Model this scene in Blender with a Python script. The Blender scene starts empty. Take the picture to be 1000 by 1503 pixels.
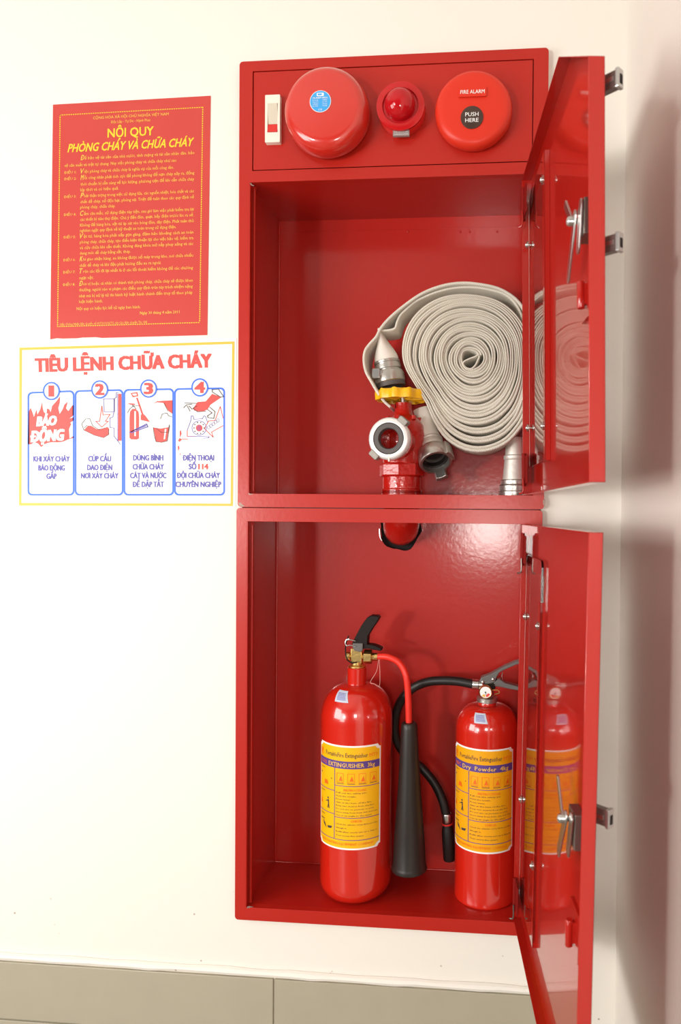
import bpy, bmesh, math, random
from mathutils import Vector, Matrix, Euler
random.seed(7)
PI = math.pi
C = bpy.context.scene.collection
sc = bpy.context.scene

# ------------------------------------------------------------------ camera
Z0 = 2.084                     # height of the cabinet's top edge above the floor
F_PX, PX, PY = 1031.18, 652.30, 769.60
YAW, PITCH, ROLL = 0.08287, -0.01519, -0.00856
CAM = Vector((0.43485, -1.12403, -0.73370 + Z0))
RC = Matrix.Rotation(YAW, 3, 'Z') @ Matrix.Rotation(PITCH, 3, 'X') @ Matrix.Rotation(ROLL, 3, 'Y')
cam = bpy.data.objects.new('camera', bpy.data.cameras.new('camera'))
C.objects.link(cam); sc.camera = cam
cam.matrix_world = Matrix.Translation(CAM) @ (RC @ Matrix.Rotation(PI / 2, 3, 'X')).to_4x4()
cam.data.sensor_fit = 'VERTICAL'; cam.data.sensor_height = 36.0
cam.data.lens = F_PX / 1503 * 36
cam.data.shift_x = (500 - PX) / 1503; cam.data.shift_y = (PY - 751.5) / 1503
cam.data.clip_start = 0.02
cam.data.dof.use_dof = True; cam.data.dof.focus_distance = 1.15; cam.data.dof.aperture_fstop = 6.3

# ------------------------------------------------------------------ light
sc.view_settings.view_transform = 'Standard'; sc.view_settings.look = 'None'
sc.view_settings.gamma = 1; sc.view_settings.exposure = 0.0
sc.view_settings.use_curve_mapping = False
w = bpy.data.worlds.new('room_light'); sc.world = w; w.use_nodes = True
bg = w.node_tree.nodes['Background']
bg.inputs[0].default_value = (1.0, 0.96, 0.90, 1); bg.inputs[1].default_value = 0.055
def area(name, loc, target, sx, sy, power, col):
    l = bpy.data.lights.new(name, 'AREA'); l.shape = 'RECTANGLE'; l.size = sx; l.size_y = sy
    l.energy = power; l.color = col
    o = bpy.data.objects.new(name, l); C.objects.link(o); o.location = loc
    o.rotation_euler = (Vector(target) - Vector(loc)).to_track_quat('-Z', 'Y').to_euler()
    return o
area('key_flash', (-1.28, -2.70, Z0 - 0.78), (0.2, 0.0, Z0 - 0.78), 0.22, 0.22, 22, (1.0, 0.97, 0.92))
area('window_light', (-1.40, -1.15, Z0 - 0.74), (-0.1, 0.0, Z0 - 0.76), 0.8, 0.8, 21, (1.0, 0.98, 0.95))
area('side_fill_light', (-2.05, -3.15, Z0 - 0.80), (0.3, 0.0, Z0 - 0.80), 1.0, 1.3, 35, (1.0, 0.97, 0.93))  # added lamp, brightens the right wall beyond the door's shadow
area('fill_flash', (0.38, -1.50, Z0 - 0.79), (0.38, 0.0, Z0 - 0.78), 0.20, 0.20, 5.2, (1.0, 0.95, 0.89))

# ------------------------------------------------------------------ helpers
def at(px, py, Y=0.0):
    """the point of the plane y = Y that the photograph shows at pixel (px, py)"""
    r = RC @ Vector(((px - PX) / F_PX, 1, -(py - PY) / F_PX))
    return CAM + r * ((Y - CAM.y) / r.y)

def mat(name, col, rough=0.5, metal=0.0, coat=0.0, bump=0.0, bscale=60, var=0.0, vscale=8, trans=0.0, ior=1.45, spec=0.5, coat_rough=0.05):
    m = bpy.data.materials.new(name); m.use_nodes = True
    nt = m.node_tree; b = nt.nodes['Principled BSDF']
    b.inputs['Base Color'].default_value = (*col, 1)
    b.inputs['Roughness'].default_value = rough; b.inputs['Metallic'].default_value = metal
    b.inputs['Coat Weight'].default_value = coat; b.inputs['Coat Roughness'].default_value = coat_rough
    b.inputs['Transmission Weight'].default_value = trans; b.inputs['IOR'].default_value = ior
    b.inputs['Specular IOR Level'].default_value = spec
    tc = nt.nodes.new('ShaderNodeTexCoord')
    if var:
        n = nt.nodes.new('ShaderNodeTexNoise'); n.inputs['Scale'].default_value = vscale; n.inputs['Detail'].default_value = 5
        nt.links.new(tc.outputs['Object'], n.inputs['Vector'])
        mx = nt.nodes.new('ShaderNodeMix'); mx.data_type = 'RGBA'
        mx.inputs[6].default_value = (*[c * (1 - var) for c in col], 1)
        mx.inputs[7].default_value = (*[min(1, c * (1 + var)) for c in col], 1)
        nt.links.new(n.outputs['Fac'], mx.inputs[0]); nt.links.new(mx.outputs[2], b.inputs['Base Color'])
    if bump:
        n = nt.nodes.new('ShaderNodeTexNoise'); n.inputs['Scale'].default_value = bscale; n.inputs['Detail'].default_value = 3
        nt.links.new(tc.outputs['Object'], n.inputs['Vector'])
        bp = nt.nodes.new('ShaderNodeBump'); bp.inputs['Strength'].default_value = bump; bp.inputs['Distance'].default_value = 0.001
        nt.links.new(n.outputs['Fac'], bp.inputs['Height']); nt.links.new(bp.outputs['Normal'], b.inputs['Normal'])
        nt.links.new(bp.outputs['Normal'], b.inputs['Coat Normal'])
    return m

class MB:
    def __init__(s): s.v = []; s.f = []; s.uv = None
    def add(s, v, f):
        o = len(s.v); s.v += [Vector(p) for p in v]; s.f += [tuple(i + o for i in q) for q in f]; return s
    def box(s, x0, x1, y0, y1, z0, z1, M=None):
        v = [Vector((x, y, z)) for x in (x0, x1) for y in (y0, y1) for z in (z0, z1)]
        if M is not None: v = [M @ p for p in v]
        return s.add(v, [(0, 1, 3, 2), (4, 6, 7, 5), (0, 4, 5, 1), (2, 3, 7, 6), (0, 2, 6, 4), (1, 5, 7, 3)])
    def lathe(s, prof, loc=(0, 0, 0), axis=(0, 0, 1), n=48, a0=0.0, a1=2 * PI, ring=False):
        """prof = [(radius, height along the axis)]"""
        q = Vector((0, 0, 1)).rotation_difference(Vector(axis).normalized()).to_matrix()
        loc = Vector(loc); full = abs(a1 - a0 - 2 * PI) < 1e-6; m = n if full else n + 1
        v = []; f = []
        for r, h in prof:
            for i in range(m):
                a = a0 + (a1 - a0) * i / n
                v.append(loc + q @ Vector((r * math.cos(a), r * math.sin(a), h)))
        for k in range(len(prof) - 1):
            for i in range(n):
                j = (i + 1) % m
                f.append((k * m + i, k * m + j, (k + 1) * m + j, (k + 1) * m + i))
        if ring: f += [((len(prof) - 1) * m + i, (len(prof) - 1) * m + (i + 1) % m, (i + 1) % m, i) for i in range(n)]
        elif full:
            if prof[0][0] > 1e-6: f.append(tuple(range(m))[::-1])
            if prof[-1][0] > 1e-6: f.append(tuple(range((len(prof) - 1) * m, len(prof) * m)))
        return s.add(v, f)
    def tube(s, pts, r, n=14, cap=True, steps=8, smooth=True):
        P = catmull(pts, steps) if smooth else [Vector(p) for p in pts]
        rr = r if callable(r) else (lambda t: r)
        v = []; f = []; up = None
        for i, p in enumerate(P):
            t = (P[min(i + 1, len(P) - 1)] - P[max(i - 1, 0)]).normalized()
            if up is None:
                up = t.orthogonal().normalized()
            up = (up - t * up.dot(t)).normalized(); sd = t.cross(up)
            R = rr(i / (len(P) - 1))
            for k in range(n):
                a = 2 * PI * k / n
                v.append(p + up * R * math.cos(a) + sd * R * math.sin(a))
        for i in range(len(P) - 1):
            for k in range(n):
                j = (k + 1) % n
                f.append((i * n + k, i * n + j, (i + 1) * n + j, (i + 1) * n + k))
        if cap:
            f.append(tuple(range(n))[::-1]); f.append(tuple(range((len(P) - 1) * n, len(P) * n)))
        return s.add(v, f)
    def prism(s, outer, holes=(), d=0.001, fn=None):
        """2-D outline with holes, extruded by d; fn(a, b, t) -> point, t = 0 front .. 1 back (default: x, z plane)"""
        bm = bmesh.new(); ed = []
        for loop in [outer] + list(holes):
            vs = [bm.verts.new((p[0], p[1], 0)) for p in loop]
            ed += [bm.edges.new((vs[i], vs[(i + 1) % len(vs)])) for i in range(len(vs))]
        bmesh.ops.triangle_fill(bm, use_beauty=True, use_dissolve=False, edges=ed)
        bm.verts.index_update()
        V = [v.co.copy() for v in bm.verts]; n = len(V)
        bmesh.ops.recalc_face_normals(bm, faces=bm.faces[:])
        F = [tuple(v.index for v in f.verts) for f in bm.faces]
        if bm.faces and sum(f.normal.z for f in bm.faces) < 0: F = [q[::-1] for q in F]
        bound = [tuple(v.index for v in e.verts) for e in bm.edges if len(e.link_faces) == 1]
        bm.free()
        if fn is None: return s
        if d is None:
            return s.add([fn(p.x, p.y, 0) for p in V], F)
        W = [fn(p.x, p.y, 0) for p in V] + [fn(p.x, p.y, 1) for p in V]
        G = F + [tuple(i + n for i in q[::-1]) for q in F] + [(a, b, b + n, a + n) for a, b in bound]
        return s.add(W, G)

def catmull(pts, steps=8):
    P = [Vector(p) for p in pts]; out = []
    Q = [P[0] * 2 - P[1]] + P + [P[-1] * 2 - P[-2]]
    for i in range(1, len(Q) - 2):
        a, b, c, d = Q[i - 1], Q[i], Q[i + 1], Q[i + 2]
        for k in range(steps):
            t = k / steps
            out.append(0.5 * ((2 * b) + (c - a) * t + (2 * a - 5 * b + 4 * c - d) * t * t + (3 * b - a - 3 * c + d) * t ** 3))
    out.append(P[-1]); return out

def fnY(y0, y1):
    """x/z outline (z below the cabinet's top) set in world space, from y0 (front) to y1"""
    return lambda a, b, t: Vector((a, y0 + (y1 - y0) * t, b + Z0))

def thing(name, label, cat, loc, group=None, M=None):
    o = bpy.data.objects.new(name, None); C.objects.link(o); o.empty_display_size = 0.02
    o.location = loc
    if M is not None: o.matrix_world = M
    o['label'] = label; o['category'] = cat
    if group: o['group'] = group
    o['org'] = tuple(loc)
    return o

def obj(name, mb, m, parent=None, org=None, smooth=40, recalc=True, local=False, bevel=0.0, seg=2, label=None):
    if org is None:
        if parent is not None and 'org' in parent: org = Vector(parent['org'])
        else:
            xs = [v.x for v in mb.v]; ys = [v.y for v in mb.v]; zs = [v.z for v in mb.v]
            org = Vector(((min(xs) + max(xs)) / 2, (min(ys) + max(ys)) / 2, min(zs)))
    if local: org = Vector((0, 0, 0))
    org = Vector(org)
    me = bpy.data.meshes.new(name)
    me.from_pydata([v - org for v in mb.v], [], mb.f); me.update()
    if recalc:
        bm = bmesh.new(); bm.from_mesh(me); bmesh.ops.recalc_face_normals(bm, faces=bm.faces[:]); bm.to_mesh(me); bm.free()
    if mb.uv:
        ul = me.uv_layers.new(name='UVMap')
        for lp in me.loops: ul.data[lp.index].uv = mb.uv[lp.vertex_index]
    me.materials.append(m)
    if smooth:
        for p in me.polygons: p.use_smooth = True
        me.set_sharp_from_angle(angle=math.radians(smooth))
    o = bpy.data.objects.new(name, me); C.objects.link(o)
    if parent is not None: o.parent = parent; o['org'] = tuple(org)
    else: o.location = org; o['org'] = tuple(org)
    if bevel:
        b = o.modifiers.new('edge', 'BEVEL'); b.width = bevel; b.segments = seg; b.limit_method = 'ANGLE'; b.angle_limit = math.radians(50)
        b.harden_normals = False
    if label: o['label'] = label
    return o

def struct(name, mb, m, **k):
    o = obj(name, mb, m, **k); o['kind'] = 'structure'; return o

def tag(o, label, cat, group=None):
    o['label'] = label; o['category'] = cat
    if group: o['group'] = group
    return o

_tc = {}
SUBS = {'Đ': 'D', 'Ơ': 'O', 'Ớ': 'Ó', 'Ờ': 'Ò', 'Ở': 'Ỏ', 'Ỡ': 'Õ', 'Ợ': 'Ọ', 'ơ': 'o', 'ớ': 'ó', 'ờ': 'ò', 'ở': 'ỏ', 'ỡ': 'õ', 'ợ': 'ọ'}
def raw_glyphs(txt, shear, res):
    cu = bpy.data.curves.new('lettering', 'FONT'); cu.body = txt; cu.size = 1; cu.shear = shear; cu.resolution_u = res
    o = bpy.data.objects.new('lettering', cu); C.objects.link(o)
    dg = bpy.context.evaluated_depsgraph_get(); dg.update()
    me = bpy.data.meshes.new_from_object(o.evaluated_get(dg))
    V = [(v.co.x, v.co.y) for v in me.vertices]; F = [tuple(p.vertices) for p in me.polygons]
    bpy.data.objects.remove(o); bpy.data.curves.remove(cu); bpy.data.meshes.remove(me)
    return V, F
def glyphs(txt, offset=0.0, shear=0.0, res=2):
    """flat triangles of a line of lettering: cap height 1, centred on x = 0; crossbars and horns are added to plain letters"""
    key = (txt, shear, res)
    if key in _tc: return _tc[key]
    plain = ''.join(SUBS.get(c, c) for c in txt)
    V, F = raw_glyphs(plain, shear, res)
    for i, c in enumerate(txt):
        if c not in SUBS: continue
        p = raw_glyphs(plain[:i + 1], 0, 1)[0]; one = raw_glyphs(plain[i], 0, 1)[0]
        xr = max(q[0] for q in p); xl = xr - (max(q[0] for q in one) - min(q[0] for q in one))
        if c == 'Đ': add = [[(xl - .075, .31), (xl, .31), (xl, .375), (xl - .075, .375)], [(xl + .095, .31), (xl + .27, .31), (xl + .27, .375), (xl + .095, .375)]]
        elif c in 'ƠỚỜỞỠỢ': add = [[(xr - .055, .60), (xr + .02, .64), (xr + .055, .72), (xr + .045, .79), (xr - .02, .79), (xr - .02, .70)]]
        else: add = [[(xr - .03, .45), (xr + .03, .48), (xr + .06, .54), (xr + .05, .60), (xr, .60), (xr - .005, .53)]]
        for q in add:
            n = len(V); V = V + [(x + y * shear, y) for x, y in q]; F = F + [tuple(range(n, n + len(q)))]
    if V:
        x0 = min(p[0] for p in V); x1 = max(p[0] for p in V)
        V = [((p[0] - (x0 + x1) / 2) / CAP, p[1] / CAP) for p in V]; wd = (x1 - x0) / CAP
    else: wd = 0
    _tc[key] = (V, F, wd); return _tc[key]
CAP = 1.0
_v = glyphs('H')[0]; CAP = max(p[1] for p in _v); _tc.clear()

def letter(mb, txt, x, z, h, fn, width=None, align='c', offset=0.0, shear=0.0, res=2, rot=0.0, wmax=None):
    """put a line of lettering at (x, z) = baseline anchor in the 2-D frame of fn(a, b, 0)"""
    V, F, wd = glyphs(txt, 0.0, shear, res)
    sx = h
    if width: sx = width / wd
    W = wd * sx
    dx = x + (W / 2 if align == 'l' else -W / 2 if align == 'r' else 0)
    cr, sr = math.cos(rot), math.sin(rot); o = offset * h
    sh = [(0, 0)] if not offset else [(-o, 0), (o, 0)] if res == 1 else [(-o, -o * .5), (o, -o * .5), (-o, o * .5), (o, o * .5), (0, 0)]
    for k, (ox, oy) in enumerate(sh):
        mb.add([fn(dx + ox + a * sx * cr - b * h * sr, z + oy + a * sx * sr + b * h * cr, k) for a, b in V], F)

def circ(cx, cy, r, n=32, ry=None, a0=0.0):
    return [(cx + r * math.cos(a0 + 2 * PI * i / n), cy + (ry or r) * math.sin(a0 + 2 * PI * i / n)) for i in range(n)]
def rrect(x0, x1, y0, y1, r, n=5):
    o = []
    for cx, cy, a in ((x1 - r, y1 - r, 0), (x0 + r, y1 - r, PI / 2), (x0 + r, y0 + r, PI), (x1 - r, y0 + r, 1.5 * PI)):
        for i in range(n + 1):
            t = a + PI / 2 * i / n; o.append((cx + r * math.cos(t), cy + r * math.sin(t)))
    return o
def rect(x0, x1, y0, y1): return [(x0, y0), (x1, y0), (x1, y1), (x0, y1)]

# ------------------------------------------------------------------ materials
RED = (0.43, 0.013, 0.006)
m_red = mat('cabinet red enamel', RED, 0.45, coat=0.3, bump=0.10, bscale=140, var=0.06, vscale=5, coat_rough=0.22, spec=0.3)
m_redin = mat('cabinet inner red enamel', (0.42, 0.011, 0.006), 0.40, spec=0.3, coat=0.7, bump=0.14, bscale=110, var=0.07, vscale=4, coat_rough=0.15)
m_door = mat('door red enamel', (0.40, 0.010, 0.005), 0.35, spec=0.2, coat=0.8, bump=0.05, bscale=30, coat_rough=0.05)
m_pipe = mat('pipe red paint', (0.46, 0.011, 0.006), 0.25, coat=0.6, bump=0.9, bscale=160)
m_ext = mat('extinguisher red paint', (0.58, 0.015, 0.006), 0.22, coat=1.0, bump=0.05, bscale=20, coat_rough=0.04)
m_bell = mat('bell red paint', (0.58, 0.024, 0.014), 0.28, coat=0.9, coat_rough=0.08)
m_bellb = mat('bell base dark red', (0.25, 0.01, 0.01), 0.5)
m_lens = mat('red lens', (0.75, 0.012, 0.02), 0.06, trans=0.45, ior=1.45)
m_call = mat('call point red plastic', (0.66, 0.030, 0.012), 0.38, spec=0.4)
m_redpl = mat('red plastic', (0.65, 0.025, 0.02), 0.35)
m_white = mat('white plastic', (0.80, 0.76, 0.66), 0.4)
m_wht = mat('white print', (0.88, 0.88, 0.86), 0.5)
m_cream = mat('cream plastic', (0.62, 0.57, 0.46), 0.45)
m_black = mat('black rubber', (0.010, 0.008, 0.0075), 0.45, bump=0.2, bscale=90)
m_hinge = mat('dull red hinge paint', (.22, .008, .006), .6, spec=.15)
m_lug = mat('dull grey casting', (.30, .28, .25), .5, metal=.3, bump=.4, bscale=150)
m_lens2 = mat('deep red gloss plastic', (.50, .010, .012), .12, spec=.5)
m_horn = mat('black horn plastic', (0.019, 0.015, 0.013), 0.40, bump=0.15, bscale=200)
m_grey = mat('grey rubber', (0.085, 0.075, 0.072), 0.55)
m_lever = mat('grey painted lever', (0.13, 0.125, 0.12), 0.35)
m_alu = mat('cast aluminium', (0.50, 0.475, 0.44), 0.33, metal=0.9, bump=0.5, bscale=150, var=0.1, vscale=30)
m_alur = mat('aluminium matt', (0.66, 0.62, 0.57), 0.5, metal=0.55, bump=0.5, bscale=120)
m_steel = mat('zinc steel', (0.58, 0.57, 0.56), 0.28, metal=1.0, bump=0.3, bscale=60, var=0.15, vscale=40)
m_dsteel = mat('dark bare steel', (0.22, 0.18, 0.16), 0.35, metal=0.8)
m_brass = mat('brass', (0.80, 0.55, 0.20), 0.28, metal=1.0, bump=0.3, bscale=200)
m_cring = mat('white painted ring', (0.80, 0.80, 0.78), 0.28, metal=0.25, bump=0.3, bscale=120)
m_yel = mat('yellow handwheel plastic', (0.85, 0.46, 0.01), 0.32, spec=0.5)
m_dark = mat('gap shade black', (0.012, 0.006, 0.006), 0.9)  # near-black colour standing in for shade in gaps, holes and bores
m_glass = mat('window glass', (0.98, 0.97, 0.95), 0.0, trans=1.0, ior=1.5)
m_yprint = mat('yellow print', (0.90, 0.58, 0.03), 0.5)
m_yprint2 = mat('pale yellow print', (0.86, 0.52, 0.08), 0.5)
m_p1 = mat('red poster paper', (0.54, 0.054, 0.044), 0.32, spec=0.5, var=0.05, vscale=9)
m_p2 = mat('white poster paper', (0.90, 0.90, 0.88), 0.45)
m_ybord = mat('yellow border print', (0.80, 0.47, 0.06), 0.5)
m_blue = mat('blue print', (0.045, 0.16, 0.78), 0.5)
m_navy = mat('navy print', (0.10, 0.09, 0.42), 0.5)
m_rprint = mat('red print', (0.80, 0.07, 0.06), 0.5)
m_kprint = mat('dark print', (0.05, 0.045, 0.05), 0.5)
m_skyb = mat('sky blue print', (0.05, 0.36, 0.78), 0.4)
m_laby = mat('yellow label', (0.88, 0.47, 0.005), 0.35)
m_labo = mat('orange yellow label', (0.86, 0.38, 0.005), 0.35)
m_purp = mat('purple print', (0.10, 0.05, 0.25), 0.5)
m_orng = mat('orange red print', (0.85, 0.14, 0.01), 0.5)
m_stick = mat('silver sticker', (0.55, 0.62, 0.74), 0.35)
m_ext2 = mat('pale pink thread', (0.7, 0.4, 0.35), 0.5)

def wall_material():
    m = mat('cream wall paint', (0.80, 0.76, 0.695), 0.6, bump=0.35, bscale=45)
    nt = m.node_tree; b = nt.nodes['Principled BSDF']
    tc = nt.nodes.new('ShaderNodeTexCoord')
    vo = nt.nodes.new('ShaderNodeTexVoronoi'); vo.inputs['Scale'].default_value = 34
    no = nt.nodes.new('ShaderNodeTexNoise'); no.inputs['Scale'].default_value = 9
    sep = nt.nodes.new('ShaderNodeSeparateXYZ')
    nt.links.new(tc.outputs['Object'], vo.inputs['Vector']); nt.links.new(tc.outputs['Object'], no.inputs['Vector']); nt.links.new(tc.outputs['Object'], sep.inputs[0])
    r1 = nt.nodes.new('ShaderNodeMapRange'); r1.inputs[1].default_value = 0.045; r1.inputs[2].default_value = 0.075; r1.inputs[3].default_value = 1; r1.inputs[4].default_value = 0
    nt.links.new(vo.outputs['Distance'], r1.inputs[0])
    r2 = nt.nodes.new('ShaderNodeMapRange'); r2.inputs[1].default_value = 0.44; r2.inputs[2].default_value = 0.52
    nt.links.new(no.outputs['Fac'], r2.inputs[0])
    r3 = nt.nodes.new('ShaderNodeMapRange'); r3.inputs[1].default_value = Z0 - 1.40; r3.inputs[2].default_value = Z0 - 1.30; r3.inputs[3].default_value = 1; r3.inputs[4].default_value = 0
    nt.links.new(sep.outputs[2], r3.inputs[0])
    m1 = nt.nodes.new('ShaderNodeMath'); m1.operation = 'MULTIPLY'; m2 = nt.nodes.new('ShaderNodeMath'); m2.operation = 'MULTIPLY'
    nt.links.new(r1.outputs[0], m1.inputs[0]); nt.links.new(r2.outputs[0], m1.inputs[1]); nt.links.new(m1.outputs[0], m2.inputs[0]); nt.links.new(r3.outputs[0], m2.inputs[1])
    mx = nt.nodes.new('ShaderNodeMix'); mx.data_type = 'RGBA'
    mx.inputs[6].default_value = (0.80, 0.76, 0.695, 1); mx.inputs[7].default_value = (0.42, 0.34, 0.27, 1)
    nt.links.new(m2.outputs[0], mx.inputs[0]); nt.links.new(mx.outputs[2], b.inputs['Base Color'])
    return m
m_wall = wall_material()
m_tile = mat('beige glazed tile', (0.39, 0.355, 0.27), 0.28, var=0.05, vscale=14, spec=0.4)
m_grout = mat('pale grout', (0.72, 0.68, 0.58), 0.8, bump=0.4, bscale=200)
m_floor = mat('floor stoneware', (0.25, 0.22, 0.18), 0.35, var=0.08, vscale=3)
m_ceil = mat('ceiling paint', (0.80, 0.78, 0.74), 0.8)

def hose_material():
    m = mat('woven canvas hose', (0.76, 0.69, 0.57), 0.85, spec=0.2)
    nt = m.node_tree; b = nt.nodes['Principled BSDF']
    uv = nt.nodes.new('ShaderNodeUVMap')
    mp = nt.nodes.new('ShaderNodeMapping'); mp.inputs['Rotation'].default_value = (0, 0, math.radians(35))
    wv = nt.nodes.new('ShaderNodeTexWave'); wv.inputs['Scale'].default_value = 130; wv.inputs['Distortion'].default_value = 0.4
    nt.links.new(uv.outputs[0], mp.inputs[0]); nt.links.new(mp.outputs[0], wv.inputs[0])
    bp = nt.nodes.new('ShaderNodeBump'); bp.inputs['Strength'].default_value = 0.8; bp.inputs['Distance'].default_value = 0.0008
    nt.links.new(wv.outputs['Fac'], bp.inputs['Height']); nt.links.new(bp.outputs[0], b.inputs['Normal'])
    mx = nt.nodes.new('ShaderNodeMix'); mx.data_type = 'RGBA'
    mx.inputs[6].default_value = (0.62, 0.57, 0.48, 1); mx.inputs[7].default_value = (0.82, 0.78, 0.69, 1)
    nt.links.new(wv.outputs['Fac'], mx.inputs[0]); nt.links.new(mx.outputs[2], b.inputs['Base Color'])
    return m
m_hose = hose_material()

# ------------------------------------------------------------------ the room
YW = 0.012                                            # plane of the wall face
XR = 0.6224                                           # inner corner on the right
def wall_back():
    mb = MB(); mb.prism(rect(-2.6, XR + 0.0, -2.084, 0.62), [rect(0.003, 0.496, -1.404, -0.006)], 1, fnY(YW, 0.24))
    return struct('wall_back', mb, m_wall, org=(0, 0, 0), smooth=0)
wb = wall_back()
struct('wall_right', MB().box(XR, XR + 0.2, -3.6, 0.24, 0, Z0 + 0.62), mat('white pillar paint', (0.82, 0.77, 0.70), 0.55, bump=0.3, bscale=45), org=(0, 0, 0), smooth=0)
struct('floor', MB().box(-2.6, XR + 0.2, -3.6, 0.24, -0.05, 0), m_floor, org=(0, 0, 0), smooth=0)
struct('ceiling', MB().box(-2.6, XR + 0.2, -3.6, 0.24, Z0 + 0.62, Z0 + 0.67), m_ceil, org=(0, 0, 0), smooth=0)
# tiled wainscot below the cabinet, ends behind the lower door
ZT = -1.5065
mb = MB().box(-2.6, 0.545, YW - 0.004, YW + 0.002, 0, Z0 + ZT)
g = obj('grout_bed', mb, m_grout, wb, smooth=0)
rows = [(ZT - 0.003, -1.6075), (-1.6105, -1.860), (-1.863, -2.083)]
xs = [0.0635 - 0.6 * k for k in range(0, 5)]
first = None
for z1, z0 in rows:
    edges = [0.545] + xs
    for a in range(len(edges) - 1):
        x1, x0 = edges[a] - (0.0012 if a else 0), edges[a + 1] + 0.0012
        if x0 < -2.6: x0 = -2.6
        obj('tile', MB().box(x0, x1, YW - 0.0085, YW - 0.002, Z0 + z0, Z0 + z1), m_tile, wb, smooth=0, bevel=0.0008)
# uneven bead of plaster where the paint meets the tile
mb = MB(); n = 90; pts = []
for i in range(n + 1):
    x = -2.6 + 3.145 * i / n
    zz = Z0 + ZT + 0.0035 + random.uniform(-.0008, .0008)
    pts.append((x, YW - 0.0025, zz))
mb.tube(pts, lambda t: 0.0062 + 0.0008 * math.sin(t * 140), n=8, smooth=False)
tb = struct('trim_1', mb, m_wall, org=(0, 0, 0))

# ------------------------------------------------------------------ posters
def poster_fn(dy): return lambda a, b, t: Vector((a, YW - dy + 0.0 * t, b + Z0))
def sheet(name, corners, thick, m, parent):
    mb = MB(); N = 1
    def fn(a, b, t): return Vector((a, YW - thick + (thick - 0.0001) * t, b + Z0))
    mb.prism(corners, [], 1, fn); return obj(name, mb, m, parent, smooth=0)

# red rules poster
P1 = [(-0.3276, -0.0500), (-0.0530, -0.0462), (-0.0575, -0.4402), (-0.3325, -0.4440)]
p1 = thing('rules_poster', 'red fire rules poster with yellow Vietnamese lettering, upper of the two on the wall', 'poster', (-0.19, YW, Z0 - 0.444))
bot = [(-0.0575, -0.4402)]
for i in range(1, 24):
    t = i / 24; jag = random.uniform(0, .0018) if t > .7 else 0
    bot.append((-0.0575 - 0.275 * t, -0.4402 - 0.0038 * t + jag))
sheet('paper', P1[:2] + bot + P1[3:], 0.0006, m_p1, p1)
def uv1(u, v):
    """u 0..1 left to right, v 0..1 top to bottom on the poster"""
    a = Vector(P1[0]).lerp(Vector(P1[1]), u); b = Vector(P1[3]).lerp(Vector(P1[2]), u); return a.lerp(b, v)
def f1(a, b, t): p = uv1(a, -b); return Vector((p.x, YW - 0.0009 - t * 3e-5, p.y + Z0))
mb = MB()      # dashed border
x0, x1, y0, y1 = 0.045, 0.955, 0.045, 0.945
for side in range(4):
    L = 64 if side < 2 else 96
    for i in range(L):
        t0, t1 = i / L, (i + .62) / L
        if side == 0: q = rect(x0 + (x1 - x0) * t0, x0 + (x1 - x0) * t1, -y0 - .0035, -y0)
        if side == 1: q = rect(x0 + (x1 - x0) * t0, x0 + (x1 - x0) * t1, -y1 - .0035, -y1)
        if side == 2: q = rect(x0, x0 + .006, -y0 - (y1 - y0) * t1, -y0 - (y1 - y0) * t0)
        if side == 3: q = rect(x1 - .006, x1, -y0 - (y1 - y0) * t1, -y0 - (y1 - y0) * t0)
        mb.add([f1(a, b, 0) for a, b in q], [(0, 1, 2, 3)])
obj('dashed_border', mb, m_yprint, p1, smooth=0)['kind'] = 'stuff'
H = 0.394; Wd = 0.2745
mb = MB()
letter(mb, 'NỘI QUY', .50, -.152, .036, f1, width=.29, offset=.04)
letter(mb, 'PHÒNG CHÁY VÀ CHỮA CHÁY', .50, -.206, .034, f1, width=.80, offset=.04, shear=.3)
obj('title_lettering', mb, m_yprint, p1, smooth=0)
mb = MB()
letter(mb, 'CỘNG HÒA XÃ HỘI CHỦ NGHĨA VIỆT NAM', .50, -.072, .011, f1, width=.48)
letter(mb, 'Độc Lập - Tự Do - Hạnh Phúc', .50, -.093, .011, f1, width=.25)
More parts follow.
